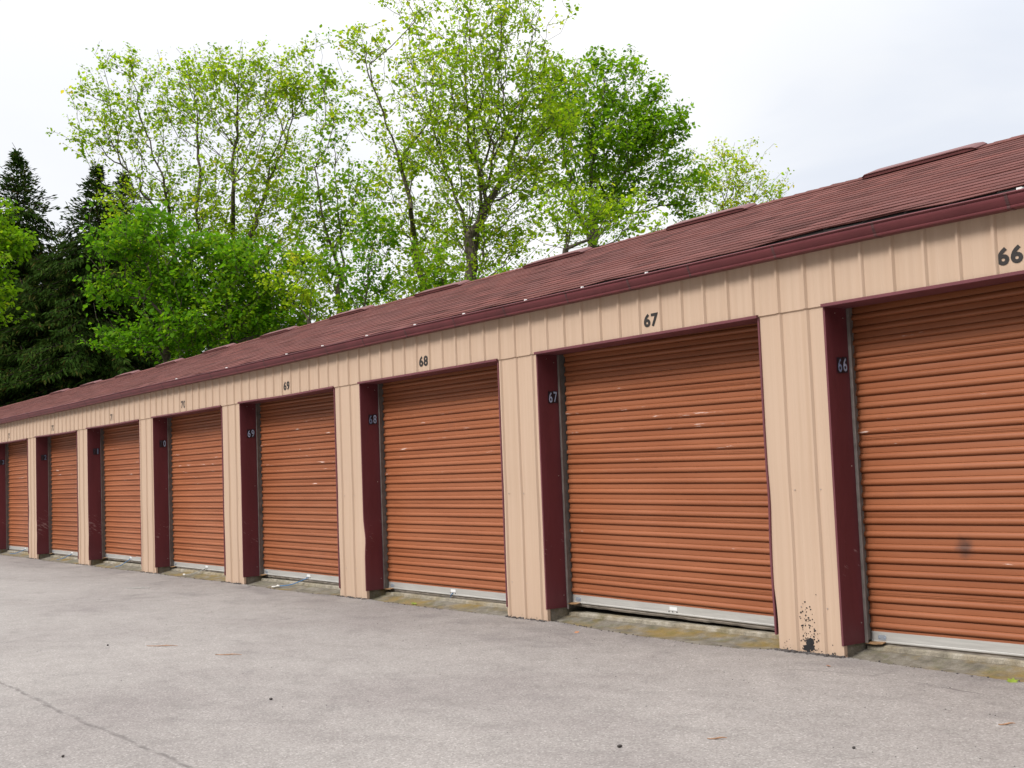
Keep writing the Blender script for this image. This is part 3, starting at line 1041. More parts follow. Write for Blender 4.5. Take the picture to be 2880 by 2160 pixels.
# ridge vents, eight feet apart
for i in range(-1, 11):
    xr = -0.339 - 2.438 * i
    L = 1.09
    xl = xr - L
    g = MB()
    w_ = 0.16
    hv = 0.034
    rows = []
    for x, f in ((xl, 0.35), (xl + 0.03, 0.92), (xl + 0.06, 1.0), (xr - 0.10, 1.0), (xr - 0.03, 0.75), (xr, 0.25)):
        zc = rz(x, RIDGE_Y) + 0.014
        ww = w_ * (0.92 + 0.08 * f)
        h = hv * f
        rows.append([(x, RIDGE_Y - ww, zc - SLOPE * ww), (x, RIDGE_Y - ww - 0.004, zc - SLOPE * ww + h * 0.72), (x, RIDGE_Y - ww - 0.012, zc - SLOPE * ww + h * 0.76), (x, RIDGE_Y - ww - 0.010, zc - SLOPE * ww + h * 1.0),
                     (x, RIDGE_Y, zc + h * 1.05), (x, RIDGE_Y + ww + 0.010, zc - SLOPE * ww + h), (x, RIDGE_Y + ww, zc - SLOPE * ww)])
    g.grid(rows, flip=True)
    for r_, fl in ((rows[0], False), (rows[-1], True)):
        g.add(r_, [tuple(range(7)) if not fl else tuple(range(6, -1, -1))])
    g.build('ridge_vent', MAT['vent'], roof)

# ------------------------------------------------------------------ gutter
def gsag(x):
    return 0.010 * sstep(-1, -20, x) - 0.008 * sstep(0.2, 1.6, x) + 0.0025 * math.sin(x * 0.9)


xsg = np.linspace(X_END - 0.3, X_START + 0.3, 120)
prof = [(-0.016, 2.672), (-0.020, 2.592), (-0.040, 2.586), (-0.098, 2.586), (-0.106, 2.589), (-0.108, 2.597), (-0.104, 2.602), (-0.112, 2.612), (-0.124, 2.636), (-0.128, 2.652), (-0.126, 2.658), (-0.134, 2.662), (-0.137, 2.668), (-0.133, 2.674), (-0.122, 2.673), (-0.118, 2.660), (-0.104, 2.606), (-0.030, 2.600), (-0.024, 2.668)]
g = MB()
g.grid([[(x, y, zz + gsag(x)) for x in xsg] for y, zz in prof])
gut = g.build('gutter', MAT['gutter'], B)
smooth_by_angle(gut, 50)
g = MB()
g.box(X_END - 0.2, X_START + 0.2, -0.0145, -0.004, 2.613, 2.675)
g.build('fascia_board', MAT['trim'], B)
JOINTS = [0.499, 1.384, 2.25, -0.30, -1.091, -1.736, -2.48, -3.338]
x = -4.12
while x > -22:
    JOINTS.append(x)
    x -= 0.82 + 0.05 * math.sin(x * 7)
fprof = prof[2:13]
for i, xj in enumerate(JOINTS):
    g = MB()
    ws = 0.010 + 0.004 * math.sin(i * 3.1)
    g.grid([[(xx, y - 0.0018, zz - (0.0018 if j < 3 else 0) + gsag(xx)) for xx in (xj - ws, xj + ws)] for j, (y, zz) in enumerate(fprof)])
    g.build('gutter_strap', MAT['gutter_dirt'], gut)
HANG = [1.455, -1.55, -2.30, -3.05, -3.98, -4.82, -5.75, -6.72, -7.6, -9.3, -11.0]
for i, xh in enumerate(HANG):
    g = MB()
    lw = 0.034 if i == 0 else 0.015
    g.box(xh - lw / 2, xh + lw / 2, -0.112, -0.090, 2.668, 2.686, bev=0.004)
    g.build('gutter_hanger', MAT['hanger'], gut, (0, 0, gsag(xh) + 0.004))

# ------------------------------------------------------------------ small things on the ground
R = random.Random(3)


def lump(name, mat, x, y, r, label, cat, group=None, flat=0.6):
    g = MB()
    n, mrows = 8, 5
    rows = []
    ph = [R.uniform(0.75, 1.2) for _ in range(n)]
    ph.append(ph[0])
    for i in range(mrows + 1):
        a = PI * i / mrows
        rows.append([(r * math.sin(a) * ph[j] * math.cos(2 * PI * j / n), r * math.sin(a) * ph[j] * 0.8 * math.sin(2 * PI * j / n), r * flat * (1 - math.cos(a)) * 0.9) for j in range(n + 1)])
    g.grid(rows)
    o = g.build(name, mat, None, (x, y, 0.0), smooth=True)
    o.rotation_euler = (0, 0, R.uniform(0, 6))
    tag(o, label, cat, group)
    return o


PEB = [(0.864, -2.634, 0.013, 'dark pebble lying alone in the centre foreground asphalt'),
       (1.606, -1.948, 0.010, 'tiny dark pebble on the asphalt in front of the door of unit 66'),
       (-0.852, -4.565, 0.010, 'small dark pebble on the far side of the paving seam'),
       (-1.472, -3.227, 0.012, 'dark pebble on open asphalt between the seam and the door of unit 68'),
       (-4.719, -3.106, 0.012, 'dark pebble near a long brown twig on the left asphalt')]
for x, y, r, lb in PEB:
    lump('pebble', MAT['pebble'], x, y, r, lb, 'pebble', 'pebbles scattered on the asphalt')


def twig(x, y, ang, L, label, mat='twig'):
    g = MB()
    pts = []
    bend = R.uniform(-0.15, 0.15)
    for i in range(7):
        u = i / 6 - 0.5
        pts.append((L * u, L * bend * (u * u * 4 - 1) * 0.3, 0.006 + 0.004 * math.sin(u * 5)))
    g.tube(pts, [0.002, 0.0035, 0.004, 0.0042, 0.004, 0.003, 0.0015], 6)
    g.tube([pts[3], (pts[3][0] + L * 0.12, L * 0.06, 0.012)], [0.0025, 0.001], 5)
    o = g.build('twig', MAT[mat], None, (x, y, 0.0), smooth=True)
    o.rotation_euler = (0, 0, ang)
    tag(o, label, 'twig', 'dry twigs on the asphalt')


twig(-4.30, -2.82, 0.55, 0.30, 'longest brown twig on the asphalt, lying left of the others')
twig(-3.40, -2.66, 0.50, 0.24, 'thin brown twig on the asphalt in front of the door of unit 69')
twig(1.06, -2.22, 0.65, 0.09, 'short brown twig on the bare asphalt in the right foreground')
twig(1.80, -1.10, 0.75, 0.075, 'small reddish twig on dark asphalt near the right edge of the picture')
twig(-9.9, -1.05, 0.45, 0.42, 'grey twig lying on the asphalt in front of the door of unit 71', 'cord_grey')


def leaf(x, y, zz, size, ang, mat, label, cat='leaf'):
    g = MB()
    out = [(0, -0.5), (0.18, -0.28), (0.42, -0.22), (0.26, 0.02), (0.40, 0.26), (0.14, 0.22), (0, 0.5), (-0.14, 0.22), (-0.40, 0.26), (-0.26, 0.02), (-0.42, -0.22), (-0.18, -0.28)]
    pts = [(size * a, size * b, 0.004 + size * 0.35 * a * a + size * 0.2 * b * b) for a, b in out]
    n = len(pts)
    g.add([(0, 0, 0.004)] + pts, [(0, i + 1, (i + 1) % n + 1) for i in range(n)])
    g.add([(p[0], p[1], p[2] - 0.0015) for p in [(0, 0, 0.004)] + pts], [(0, (i + 1) % n + 1, i + 1) for i in range(n)])
    o = g.build('fallen_leaf', MAT[mat], None, (x, y, zz))
    o.rotation_euler = (0.25, 0.1, ang)
    tag(o, label, cat, 'fallen leaves on the ground')


leaf(1.212, -0.10, 0.0, 0.075, 0.4, 'freshleaf', 'fresh green leaf on the asphalt at the apron of unit 66')
leaf(-5.25, 0.05, 0.0, 0.075, 1.3, 'freshleaf', 'small green leaf lying on the concrete apron of unit 68')
leaf(-2.30, -0.30, 0.0, 0.045, 0.2, 'dryleaf', 'dry orange leaf on the asphalt in front of the apron of unit 67')
leaf(0.14, -0.33, 0.0, 0.035, 1.9, 'dryleaf', 'reddish dry leaf on dark asphalt below the tar-splashed pier')
for x, y, s_, lb in ((-8.35, 0.03, 0.036, 'white scrap of litter left of the blue cord on the apron of unit 69'),):
    o = lump('litter', MAT['litter'], x, y, s_, lb, 'litter', None, 0.3)

# loose asphalt crumbs and grit along the foot of the wall
g = MB()
R = random.Random(9)


def crumb(g, x, y, zz, r):
    a0 = R.uniform(0, 6)
    top = [(x + r * R.uniform(.6, 1.1) * math.cos(a0 + i * PI / 2.5), y + r * R.uniform(.6, 1.1) * math.sin(a0 + i * PI / 2.5), zz + r * R.uniform(0.5, 0.9)) for i in range(5)]
    bot = [(x + r * 1.1 * math.cos(a0 + i * PI / 2.5), y + r * 1.1 * math.sin(a0 + i * PI / 2.5), zz - 0.003) for i in range(5)]
    g.add(top + bot, [(0, 1, 2, 3, 4)] + [(i, i + 5, (i + 1) % 5 + 5, (i + 1) % 5) for i in range(5)])


for k in range(65, 74):
    dens = {66: 190, 67: 90, 68: 80}.get(k, 60)
    for i in range(dens):
        x = x0(k) - R.uniform(-0.01, PW + 0.01)
        crumb(g, x, -0.008 - abs(R.gauss(0, 0.016)), 0, R.choice((0.003, 0.005, 0.007, 0.010, 0.014)))
    for i in range(70):
        x = x0(k) + R.uniform(0.02, W)
        crumb(g, x, edge_y(x) + R.gauss(0, 0.012), 0, R.choice((0.002, 0.003, 0.004, 0.007)))
for i in range(420):
    x = R.uniform(-10, 4)
    y = -abs(R.gauss(0, 1.6)) - 0.05
    crumb(g, x, y, 0, R.choice((0.0015, 0.002, 0.003, 0.004)))
o = g.build('asphalt_crumbs', MAT['crumb'])
tag(o, 'loose dark asphalt crumbs along the foot of the piers and over the lane', 'crumbs', None, 'stuff')

# ------------------------------------------------------------------ trees
FOC = 3443.4


def pix_dir(px, py):
    d = fwd * FOC + r2 * (px - 1440) - u2 * (py - 1080)
    return d


def at_depth(px, py, t):
    """point seen at photo pixel px, py at horizontal distance t from the viewer"""
    d = pix_dir(px, py)
    h = math.hypot(d.x, d.y)
    return CAM_LOC + d * (t / h)


def grow(root_pts, tips, upw=0.35, bf=0.25, seed=0, spar=None):
    """join scattered points to the stem one after another, each to the cheapest node"""
    r = np.random.default_rng(seed)
    n0 = len(root_pts)
    N = n0 + len(tips)
    P_ = np.zeros((N, 3))
    par = np.full(N, -1)
    plen = np.zeros(N)
    P_[:n0] = root_pts
    for i in range(1, n0):
        par[i] = spar[i] if spar else i - 1
        plen[i] = plen[par[i]] + np.linalg.norm(P_[i] - P_[par[i]])
    # order of joining: nearest to stem first
    T = np.asarray(tips)
    d0 = np.min(np.linalg.norm(T[:, None, :] - P_[None, :n0, :], axis=2), axis=1)
    order = np.argsort(d0 + r.uniform(0, 0.15, len(T)) * d0)
    cnt = n0
    for idx in order:
        p = T[idx]
        dv = p - P_[:cnt]
        d = np.linalg.norm(dv, axis=1) + 1e-6
        down = np.clip(-(dv[:, 2]) / d + upw, 0, None)          # penalise growing down
        cost = d * (1 + 1.6 * down) + bf * (plen[:cnt])
        j = int(np.argmin(cost))
        P_[cnt] = p
        par[cnt] = j
        plen[cnt] = plen[j] + d[j]
        cnt += 1
    return P_, par


def radii(P_, par, tip=0.006, expo=2.3):
    n = len(P_)
    acc = np.zeros(n)
    kids = np.zeros(n, int)
    for i in range(n):
        if par[i] >= 0:
            kids[par[i]] += 1
    # children always come after parents
    for i in range(n - 1, -1, -1):
        if kids[i] == 0:
            acc[i] = tip ** expo
        if par[i] >= 0:
            acc[par[i]] += acc[i]
    return acc ** (1 / expo), kids


def tubes(P_, par, rad, kids, seed, scale=1.0, rmin=0.004, sides=5):
    r = np.random.default_rng(seed)
    n = len(P_)
    idx = np.array([i for i in range(n) if par[i] >= 0])
    a = P_[par[idx]]
    b = P_[idx]
    ra = np.minimum(rad[par[idx]], rad[idx] * 1.6) * scale
    rb = rad[idx] * scale
    ra, rb = np.maximum(ra, rmin), np.maximum(rb, rmin)
    L = np.linalg.norm(b - a, axis=1)
    mid = (a + b) / 2 + r.normal(0, 1, a.shape) * (0.06 * L)[:, None] + np.array([0, 0, 1]) * (-0.04 * L)[:, None]
    rm = (ra + rb) / 2
    d = b - a
    d /= np.linalg.norm(d, axis=1)[:, None] + 1e-9
    ref = np.where(np.abs(d[:, 2:3]) > 0.9, np.array([[1.0, 0, 0]]), np.array([[0, 0, 1.0]]))
    u = np.cross(d, ref)
    u /= np.linalg.norm(u, axis=1)[:, None] + 1e-9
    v = np.cross(d, u)
    ang = np.arange(sides) * 2 * PI / sides
    ring = np.cos(ang)[None, :, None] * u[:, None, :] + np.sin(ang)[None, :, None] * v[:, None, :]
    V = np.stack([a[:, None, :] + ring * ra[:, None, None], mid[:, None, :] + ring * rm[:, None, None], b[:, None, :] + ring * rb[:, None, None]], axis=1)
    m = len(idx)
    verts = V.reshape(-1, 3)
    base = (np.arange(m) * 3 * sides)[:, None, None]
    lev = np.array([0, sides])[None, :, None]
    k = np.arange(sides)[None, None, :]
    k2 = (np.arange(sides) + 1)[None, None, :] % sides
    q = np.stack([base + lev + k, base + lev + k2, base + lev + sides + k2, base + lev + sides + k], axis=-1).reshape(-1, 4)
    return verts, q


def mesh_np(name, verts, quads, mat, parent=None, tone=None, smooth=False):
    me = bpy.data.meshes.new(name)
    nv, nf, s = len(verts), len(quads), quads.shape[1]
    me.vertices.add(nv)
    me.vertices.foreach_set('co', np.ascontiguousarray(verts, dtype=np.float32).ravel())
    me.loops.add(nf * s)
    me.loops.foreach_set('vertex_index', np.ascontiguousarray(quads, dtype=np.int32).ravel())
    me.polygons.add(nf)
    me.polygons.foreach_set('loop_start', np.arange(nf, dtype=np.int32) * s)
    me.polygons.foreach_set('loop_total', np.full(nf, s, dtype=np.int32))
    if smooth:
        me.polygons.foreach_set('use_smooth', np.ones(nf, dtype=bool))
    me.materials.append(mat)
    me.update(calc_edges=True)
    if tone is not None:
        at = me.attributes.new('tone', 'FLOAT', 'POINT')
        at.data.foreach_set('value', np.asarray(tone, dtype=np.float32))
    return link(name, me, parent)


def leaves(centres, dirs, sizes, tones, seed, droop=0.35, aspect=0.68):
    """one folded lobed leaf (four quads) at each centre"""
    r = np.random.default_rng(seed)
    n = len(centres)
    # leaf axis: outward, drooping; normal mostly up
    ax = dirs + r.normal(0, 0.55, (n, 3)) + np.array([0, 0, -droop]) * r.uniform(0.2, 1.2, (n, 1))
    ax /= np.linalg.norm(ax, axis=1)[:, None] + 1e-9
    nm = np.array([0, 0, 1.0]) + r.normal(0, 0.55, (n, 3))
    sd_ = np.cross(ax, nm)
    sd_ /= np.linalg.norm(sd_, axis=1)[:, None] + 1e-9
    nm = np.cross(sd_, ax)
    # outline points (along, side, lift)
    pts = np.array([[0.0, 0.0, 0.0], [0.22, 0.46, 0.10], [0.62, 0.50, 0.06], [1.0, 0.0, -0.10], [0.62, -0.50, 0.06], [0.22, -0.46, 0.10], [0.52, 0.0, -0.02]])
    jit = r.uniform(0.8, 1.2, (n, 7, 1))
    q = pts[None] * jit
    V = centres[:, None, :] + sizes[:, None, None] * (q[:, :, 0:1] * ax[:, None, :] + aspect * q[:, :, 1:2] * sd_[:, None, :] + q[:, :, 2:3] * nm[:, None, :])
    f = np.array([[0, 1, 2, 6], [6, 2, 3, 3], [6, 3, 4, 4], [0, 6, 4, 5]])
    f = np.array([[0, 1, 2, 6], [0, 6, 4, 5]])
    f2 = np.array([[6, 2, 3, 4]])
    F = np.concatenate([f, f2])
    quads = (np.arange(n)[:, None, None] * 7 + F[None]).reshape(-1, 4)
    return V.reshape(-1, 3), quads, np.repeat(tones, 7)


LEAF = {
    'yellow': mat_leaf('young_yellow_leaf', [(0.125, 0.235, 0.007), (0.215, 0.345, 0.012), (0.315, 0.405, 0.026), (0.44, 0.37, 0.045)], 0.64),
    'green': mat_leaf('fresh_maple_leaf', [(0.065, 0.160, 0.006), (0.125, 0.260, 0.009), (0.195, 0.330, 0.014), (0.30, 0.34, 0.02)], 0.6),
    'deep': mat_leaf('dense_maple_leaf', [(0.032, 0.110, 0.004), (0.065, 0.185, 0.006), (0.110, 0.260, 0.010), (0.19, 0.30, 0.014)], 0.54),
    'spruce': mat_leaf('spruce_needles', [(0.016, 0.034, 0.007), (0.027, 0.058, 0.011), (0.040, 0.068, 0.013), (0.075, 0.054, 0.018)], 0.12, 0.0),
}


def crown_points(blobs, t0, seed):
    """blobs: (px, py, rx, ry, count, depth_scale) ellipses measured on the photo at distance t0"""
    r = np.random.default_rng(seed)
    out = []
    for px, py, rx, ry, n, dsc in blobs:
        c = np.array(at_depth(px, py, t0))
        sc = (Vector(c) - CAM_LOC).length / FOC
        d = r.normal(0, 1, (n, 3))
        d /= np.linalg.norm(d, axis=1)[:, None]
        rad = r.uniform(0, 1, (n, 1)) ** (1 / 2.2)
        q = d * rad
        # gather the tips into sprays round a few centres so that gaps open between them
        nc = max(3, n // 7)
        cc = r.integers(0, nc, n)
        ctr = q[:nc][cc]
        spray = r.normal(0, 1, (n, 3)) * np.array([0.62, 0.62, 0.30]) / np.array([rx * sc, rx * dsc * sc, ry * sc])
        q = ctr + np.clip(spray, -0.6, 0.6)
        rd = np.array(right)
        dp = np.array([-rd[1], rd[0], 0.0])
        out.append(c + q[:, 0:1] * rx * sc * rd + q[:, 1:2] * (rx * dsc) * sc * dp + q[:, 2:3] * ry * sc * np.array([0, 0, 1.0]))
    return np.concatenate(out)


def make_tree(name, label, t0, stem_px, blobs, leafmat, per_tip, lsize, seed, tipr=0.006, spread=0.22, trunk_r=None, tone_bias=0.0, group='deciduous trees behind the storage building', upw=0.35, bf=0.22, extra_stems=()):
    r = np.random.default_rng(seed)
    base = at_depth(*stem_px[0], t0)
    ground = Vector((base.x, base.y, -0.05))
    root = bpy.data.objects.new(name, None)
    COL.objects.link(root)
    root.location = ground
    tag(root, label, 'tree', group)
    pts = [np.array(ground)]
    prev = pts[0]
    chain = [np.array(at_depth(px, py, t0 + 0.25 * i * (-1) ** i)) for i, (px, py) in enumerate(stem_px)]
    stem = [pts[0]]
    for p in chain:
        n = max(1, int(np.linalg.norm(p - stem[-1]) / 0.8))
        a = stem[-1]
        for i in range(1, n + 1):
            stem.append(a + (p - a) * i / n + (r.normal(0, 0.03, 3) if i < n else 0))
    stem = list(stem)
    spar = [-1] + list(range(len(stem) - 1))
    for limb in extra_stems:
        lp = [np.array(at_depth(px, py, t0 + r.uniform(-0.5, 0.5) * (0 if i == 0 else 1))) for i, (px, py) in enumerate(limb)]
        j = int(np.argmin(np.linalg.norm(np.array(stem) - lp[0], axis=1)))
        off = r.uniform(-0.35, 0.35)
        depth = np.array([-right[1], right[0], 0.0])
        for i, p in enumerate(lp[1:]):
            p = p + depth * off * (i + 1)
            a = stem[j]
            n = max(1, int(np.linalg.norm(p - a) / 0.8))
            for q in range(1, n + 1):
                stem.append(a + (p - a) * q / n + (r.normal(0, 0.03, 3) if q < n else 0))
                spar.append(j)
                j = len(stem) - 1
    stem = np.array(stem)
    tips = crown_points([(a, b_, c, d, int(n * (1.15 if leafmat == 'yellow' else 1.3)), e) for a, b_, c, d, n, e in blobs], t0, seed + 1)
    tips = tips[tips[:, 2] > 1.2]
    P_, par = grow(stem, tips, upw, bf, seed + 2, spar)
    rad, kids = radii(P_, par, tipr)
    if trunk_r:
        sc = (trunk_r / rad[0])
        w = np.clip((rad - 0.02) / (rad[0] - 0.02), 0, 1)
        rad = rad * (1 + (sc - 1) * w)
    P_ = P_ - np.array(ground)
    v, q = tubes(P_, par, rad, kids, seed + 3)
    mesh_np('trunk', v, q, MAT['bark'], root, smooth=True)
    # leaves on the thin ends, and along the last stretch of each twig
    thin = np.where((rad < tipr * 3.2) & (np.arange(len(P_)) >= len(stem)))[0]
    par_t = par[thin]
    cen, dirs = [], []
    for m in range(per_tip + 2):
        u = r.uniform(0.25, 1.1, (len(thin), 1))
        L = np.linalg.norm(P_[thin] - P_[par_t], axis=1)[:, None]
        u = 1 - (1 - u) * np.minimum(1, 0.9 / np.maximum(L, 1e-3))
        c = P_[par_t] + (P_[thin] - P_[par_t]) * u
        off = r.normal(0, 1, c.shape) * np.array([1, 1, 0.45]) * spread * np.tile(r.uniform(0.30, 0.72, (len(thin), 1)), (1, 1))
        cen.append(c + off)
        dirs.append(off / (np.linalg.norm(off, axis=1)[:, None] + 1e-9))
    cen, dirs = np.concatenate(cen), np.concatenate(dirs)
    n = len(cen)
    clump = np.tile(r.normal(0, 0.14, len(thin)), per_tip + 2)
    hz = (cen[:, 2] - cen[:, 2].min()) / (np.ptp(cen[:, 2]) + 1e-6)
    tones = np.clip(0.42 + tone_bias + clump + r.normal(0, 0.16, n), 0, 1)
    sizes = lsize * (0.67 if leafmat == 'yellow' else 0.72) * np.clip(np.exp(r.normal(0, 0.35, n)), 0.45, 1.8)
    v, q, tn = leaves(cen, dirs, sizes, tones, seed + 5)
    mesh_np('crown', v, q, LEAF[leafmat], root, tn)
    return root


def make_spruce(label, t0, apex_px, half_w_px, base_py, seed, name='spruce_tree', nwh=46, dens=1.0):
    """conifer: whorls of drooping boughs hung with short needle sprays"""
    r = np.random.default_rng(seed)
    apex = at_depth(*apex_px, t0)
    base = Vector((apex.x, apex.y, -0.05))
    Ht = apex.z + 0.05
    sc = (apex - CAM_LOC).length / FOC
    slope_w = 2.1 * half_w_px * sc / ((base_py - apex_px[1]) * sc)      # half width per metre below the apex
    root = bpy.data.objects.new(name, None)
    COL.objects.link(root)
    root.location = base
    tag(root, label, 'tree', 'dark spruces at the left behind the storage building')
    segs_a, segs_b, ra, rb = [], [], [], []
    hz = np.linspace(0, Ht, 30)
    for i in range(29):
        segs_a.append((0, 0, hz[i]))
        segs_b.append((0, 0, hz[i + 1]))
        ra.append(0.24 * (1 - hz[i] / Ht) + 0.012)
        rb.append(0.24 * (1 - hz[i + 1] / Ht) + 0.012)
    cen, ax = [], []
    z_ = Ht - 0.12
    while z_ > 1.2:
        below = Ht - z_
        Lmax = min(slope_w * below * 1.12 * sstep(-0.5, 1.6, below) + 0.06, 5.0)
        nb = int(5 + 3 * r.random() + min(4, below * 0.5))
        for b_ in range(nb):
            a = r.uniform(0, 2 * PI)
            L = Lmax * r.uniform(0.45, 1.12)
            d = np.array([math.cos(a), math.sin(a), 0])
            rise = 0.75 * max(0.0, 1 - below / 2.5) + 0.12
            p0 = np.array([0, 0, z_ + r.uniform(-0.15, 0.15)])
            n = max(3, int(L / 0.28))
            prev = p0
            for s in range(1, n + 1):
                u = s / n
                p = p0 + d * L * u + np.array([0, 0, L * (rise * u - 0.55 * u * u + 0.22 * u ** 4)])
                segs_a.append(prev)
                segs_b.append(p)
                rr_ = 0.012 + 0.010 * L * (1 - u)
                ra.append(rr_)
                rb.append(rr_ * 0.8)
                k = int((9 + 7 * u) * dens * (0.30 + 0.70 * sstep(0.5, 5.0, below)))
                side = np.array([-d[1], d[0], 0])
                for _ in range(k):
                    w = r.normal(0, 1)
                    off = side * w * 0.22 * (1.15 - u) * min(1.2, L) + r.normal(0, 0.06, 3)
                    c = prev + (p - prev) * r.random() + off
                    cen.append(c)
                    ax.append(d * 0.6 + side * w * 0.55 + np.array([0, 0, (-0.55 if below > 2.5 else 0.35) + r.normal(0, 0.3)]))
                prev = p
        z_ -= (0.13 + 0.008 * below) * r.uniform(0.6, 1.4)
    # needles of the leader
    for _ in range(26):
        zz = Ht - r.uniform(0, 0.9)
        cen.append(np.array([0, 0, zz]))
        ax.append(np.array([r.normal(0, .6), r.normal(0, .6), 0.7]))
    for q in range(3):
        zz = Ht - 0.25 * q - 0.1
        segs_a.append((0, 0, zz))
        segs_b.append((r.normal(0, 0.12), r.normal(0, 0.12), zz + r.uniform(0.5, 1.0)))
        ra.append(0.018)
        rb.append(0.008)
    A, B_ = np.array(segs_a, float), np.array(segs_b, float)
    n = len(A)
    P_ = np.concatenate([A, B_])
    par = np.concatenate([np.full(n, -1), np.arange(n)])
    rad = np.concatenate([ra, rb])
    v, q = tubes(P_, par, rad, None, seed, 1.0, 0.006, 4)
    mesh_np('trunk', v, q, MAT['bough'], root)
    cen, ax = np.array(cen), np.array(ax)
    m = len(cen)
    ax /= np.linalg.norm(ax, axis=1)[:, None] + 1e-9
    ref = r.normal(0, 1, (m, 3))
    sd_ = np.cross(ax, ref)
    sd_ /= np.linalg.norm(sd_, axis=1)[:, None] + 1e-9
    L = r.uniform(0.16, 0.36, m)[:, None]
    w = r.uniform(0.022, 0.05, m)[:, None]
    V = np.stack([cen - sd_ * w * 0.5, cen + ax * L * 0.5 - sd_ * w, cen + ax * L, cen + ax * L * 0.5 + sd_ * w], axis=1)
    V[:, 2, 2] -= 0.03
    quads = np.arange(m * 4).reshape(-1, 4)
    tn = np.repeat(np.clip(r.normal(0.4, 0.25, m), 0, 1), 4)
    mesh_np('crown', V.reshape(-1, 3), quads, LEAF['spruce'], root, tn)
    return root


# pixel positions below were measured on the 2880 x 2160 photograph, then each tree stands at its own distance
K = 1.302
make_spruce('tall dark spruce with a bare thin tip at the left edge', 58, (48, 430), 190, 1100, 201)
make_spruce('dark spruce standing directly left of the leafy maples', 55, (272, 470), 165, 1050, 202)
make_spruce('lower dark spruce half hidden behind the leafy maples', 60, (345, 490), 170, 1050, 203)
make_spruce('small shaded spruce filling the gap between the two tall spruces', 62, (150, 800), 260, 1300, 204)
make_spruce('dark spruce deep behind the maples above the roof of unit 70', 64, (700, 720), 230, 1150, 205)

make_tree('maple_tree', 'bright green maple whose crown reaches in at the left picture edge', 44, [(-70, 1100), (-80, 900), (-70, 760)],
          [(-90, 740, 105, 150, 140, 1.0), (15, 690, 60, 35, 40, 0.7), (10, 640, 30, 40, 20, 0.7), (-30, 820, 50, 80, 40, 0.7), (-60, 580, 50, 50, 20, 0.8)], 'green', 16, 0.17, 301, 0.006, 0.22, 0.16, 0.0)
make_tree('maple_tree', 'leaning maple with an open crown, leftmost of the tall maples', 47, [(505, 1000), (498, 820), (478, 620), (460, 500), (425, 430)],
          [(420, 250, 190, 110, 150, 0.7), (330, 330, 130, 80, 60, 0.7), (300, 400, 110, 60, 35, 0.6), (520, 330, 110, 130, 80, 0.7), (560, 200, 110, 60, 45, 0.6), (360, 170, 80, 40, 25, 0.6), (470, 520, 140, 100, 80, 0.7), (560, 480, 90, 140, 60, 0.7), (450, 640, 110, 60, 50, 0.7), (570, 640, 90, 90, 50, 0.7), (250, 250, 50, 20, 10, 0.5), (240, 375, 60, 15, 12, 0.5), (200, 250, 30, 10, 6, 0.5), (480, 760, 90, 80, 50, 0.7), (530, 570, 100, 60, 55, 0.7), (600, 620, 90, 70, 50, 0.7), (380, 560, 70, 50, 24, 0.7)],
          'yellow', 9, 0.155, 302, 0.0055, 0.19, 0.17, -0.10, bf=0.4, extra_stems=[[(470, 590), (400, 560), (350, 440), (290, 340)], [(498, 820), (560, 640), (570, 480), (560, 300)], [(440, 470), (400, 360), (350, 200)]])
make_tree('maple_tree', 'forked maple with a spreading yellow-green top, second from the spruces', 45, [(620, 1000), (640, 820), (655, 660), (656, 540), (655, 450), (620, 340), (560, 270)],
          [(700, 220, 150, 80, 110, 0.7), (790, 270, 110, 110, 90, 0.7), (640, 200, 110, 60, 50, 0.6), (740, 390, 130, 130, 110, 0.7), (850, 260, 60, 80, 45, 0.7), (600, 300, 90, 100, 60, 0.7), (780, 500, 90, 110, 70, 0.7), (660, 560, 130, 120, 70, 0.7), (760, 640, 100, 100, 80, 0.7), (700, 720, 80, 80, 50, 0.7), (850, 190, 30, 50, 16, 0.5), (620, 640, 90, 80, 55, 0.7), (760, 580, 80, 70, 50, 0.7), (820, 680, 70, 70, 34, 0.7)],
          'yellow', 9, 0.155, 303, 0.0055, 0.19, 0.19, -0.03, bf=0.4, extra_stems=[[(656, 540), (700, 460), (745, 330), (775, 220)], [(655, 760), (705, 650), (750, 500), (800, 380), (835, 250)], [(655, 450), (670, 330), (680, 200)]])
make_tree('maple_tree', 'bushy low green maple in front of the spruces above the roof of unit 71', 41, [(470, 1080), (465, 960), (455, 850)],
          [(410, 640, 110, 45, 70, 0.9), (350, 690, 70, 40, 30, 0.8), (500, 720, 130, 60, 80, 0.9), (440, 800, 130, 70, 110, 0.9), (560, 840, 130, 70, 110, 0.9), (420, 920, 130, 60, 90, 0.9), (560, 960, 140, 70, 120, 0.9), (330, 950, 60, 40, 30, 0.8), (330, 830, 50, 30, 16, 0.7)],
          'deep', 13, 0.165, 304, 0.006, 0.23, 0.15, 0.16)
make_tree('maple_tree', 'rounded green maple under the forked maple above the roof of unit 70', 40, [(640, 1030), (645, 930), (650, 800)],
          [(650, 680, 80, 40, 50, 0.9), (700, 740, 110, 50, 80, 0.9), (760, 820, 110, 60, 90, 0.9), (640, 810, 90, 60, 60, 0.9), (650, 900, 130, 60, 100, 0.9), (780, 900, 120, 50, 80, 0.8), (840, 720, 60, 40, 26, 0.7)],
          'deep', 13, 0.16, 305, 0.006, 0.22, 0.15, 0.28)
make_tree('shrub', 'yellow-green shrub just above the ridge left of the slim maple', 37, [(870, 980), (868, 900), (865, 820)],
          [(850, 720, 50, 40, 18, 0.9), (890, 790, 50, 40, 18, 0.9), (840, 850, 60, 50, 24, 0.9), (920, 850, 40, 40, 12, 0.8), (790, 780, 40, 40, 12, 0.8)],
          'yellow', 11, 0.14, 306, 0.005, 0.18, 0.07, 0.05)
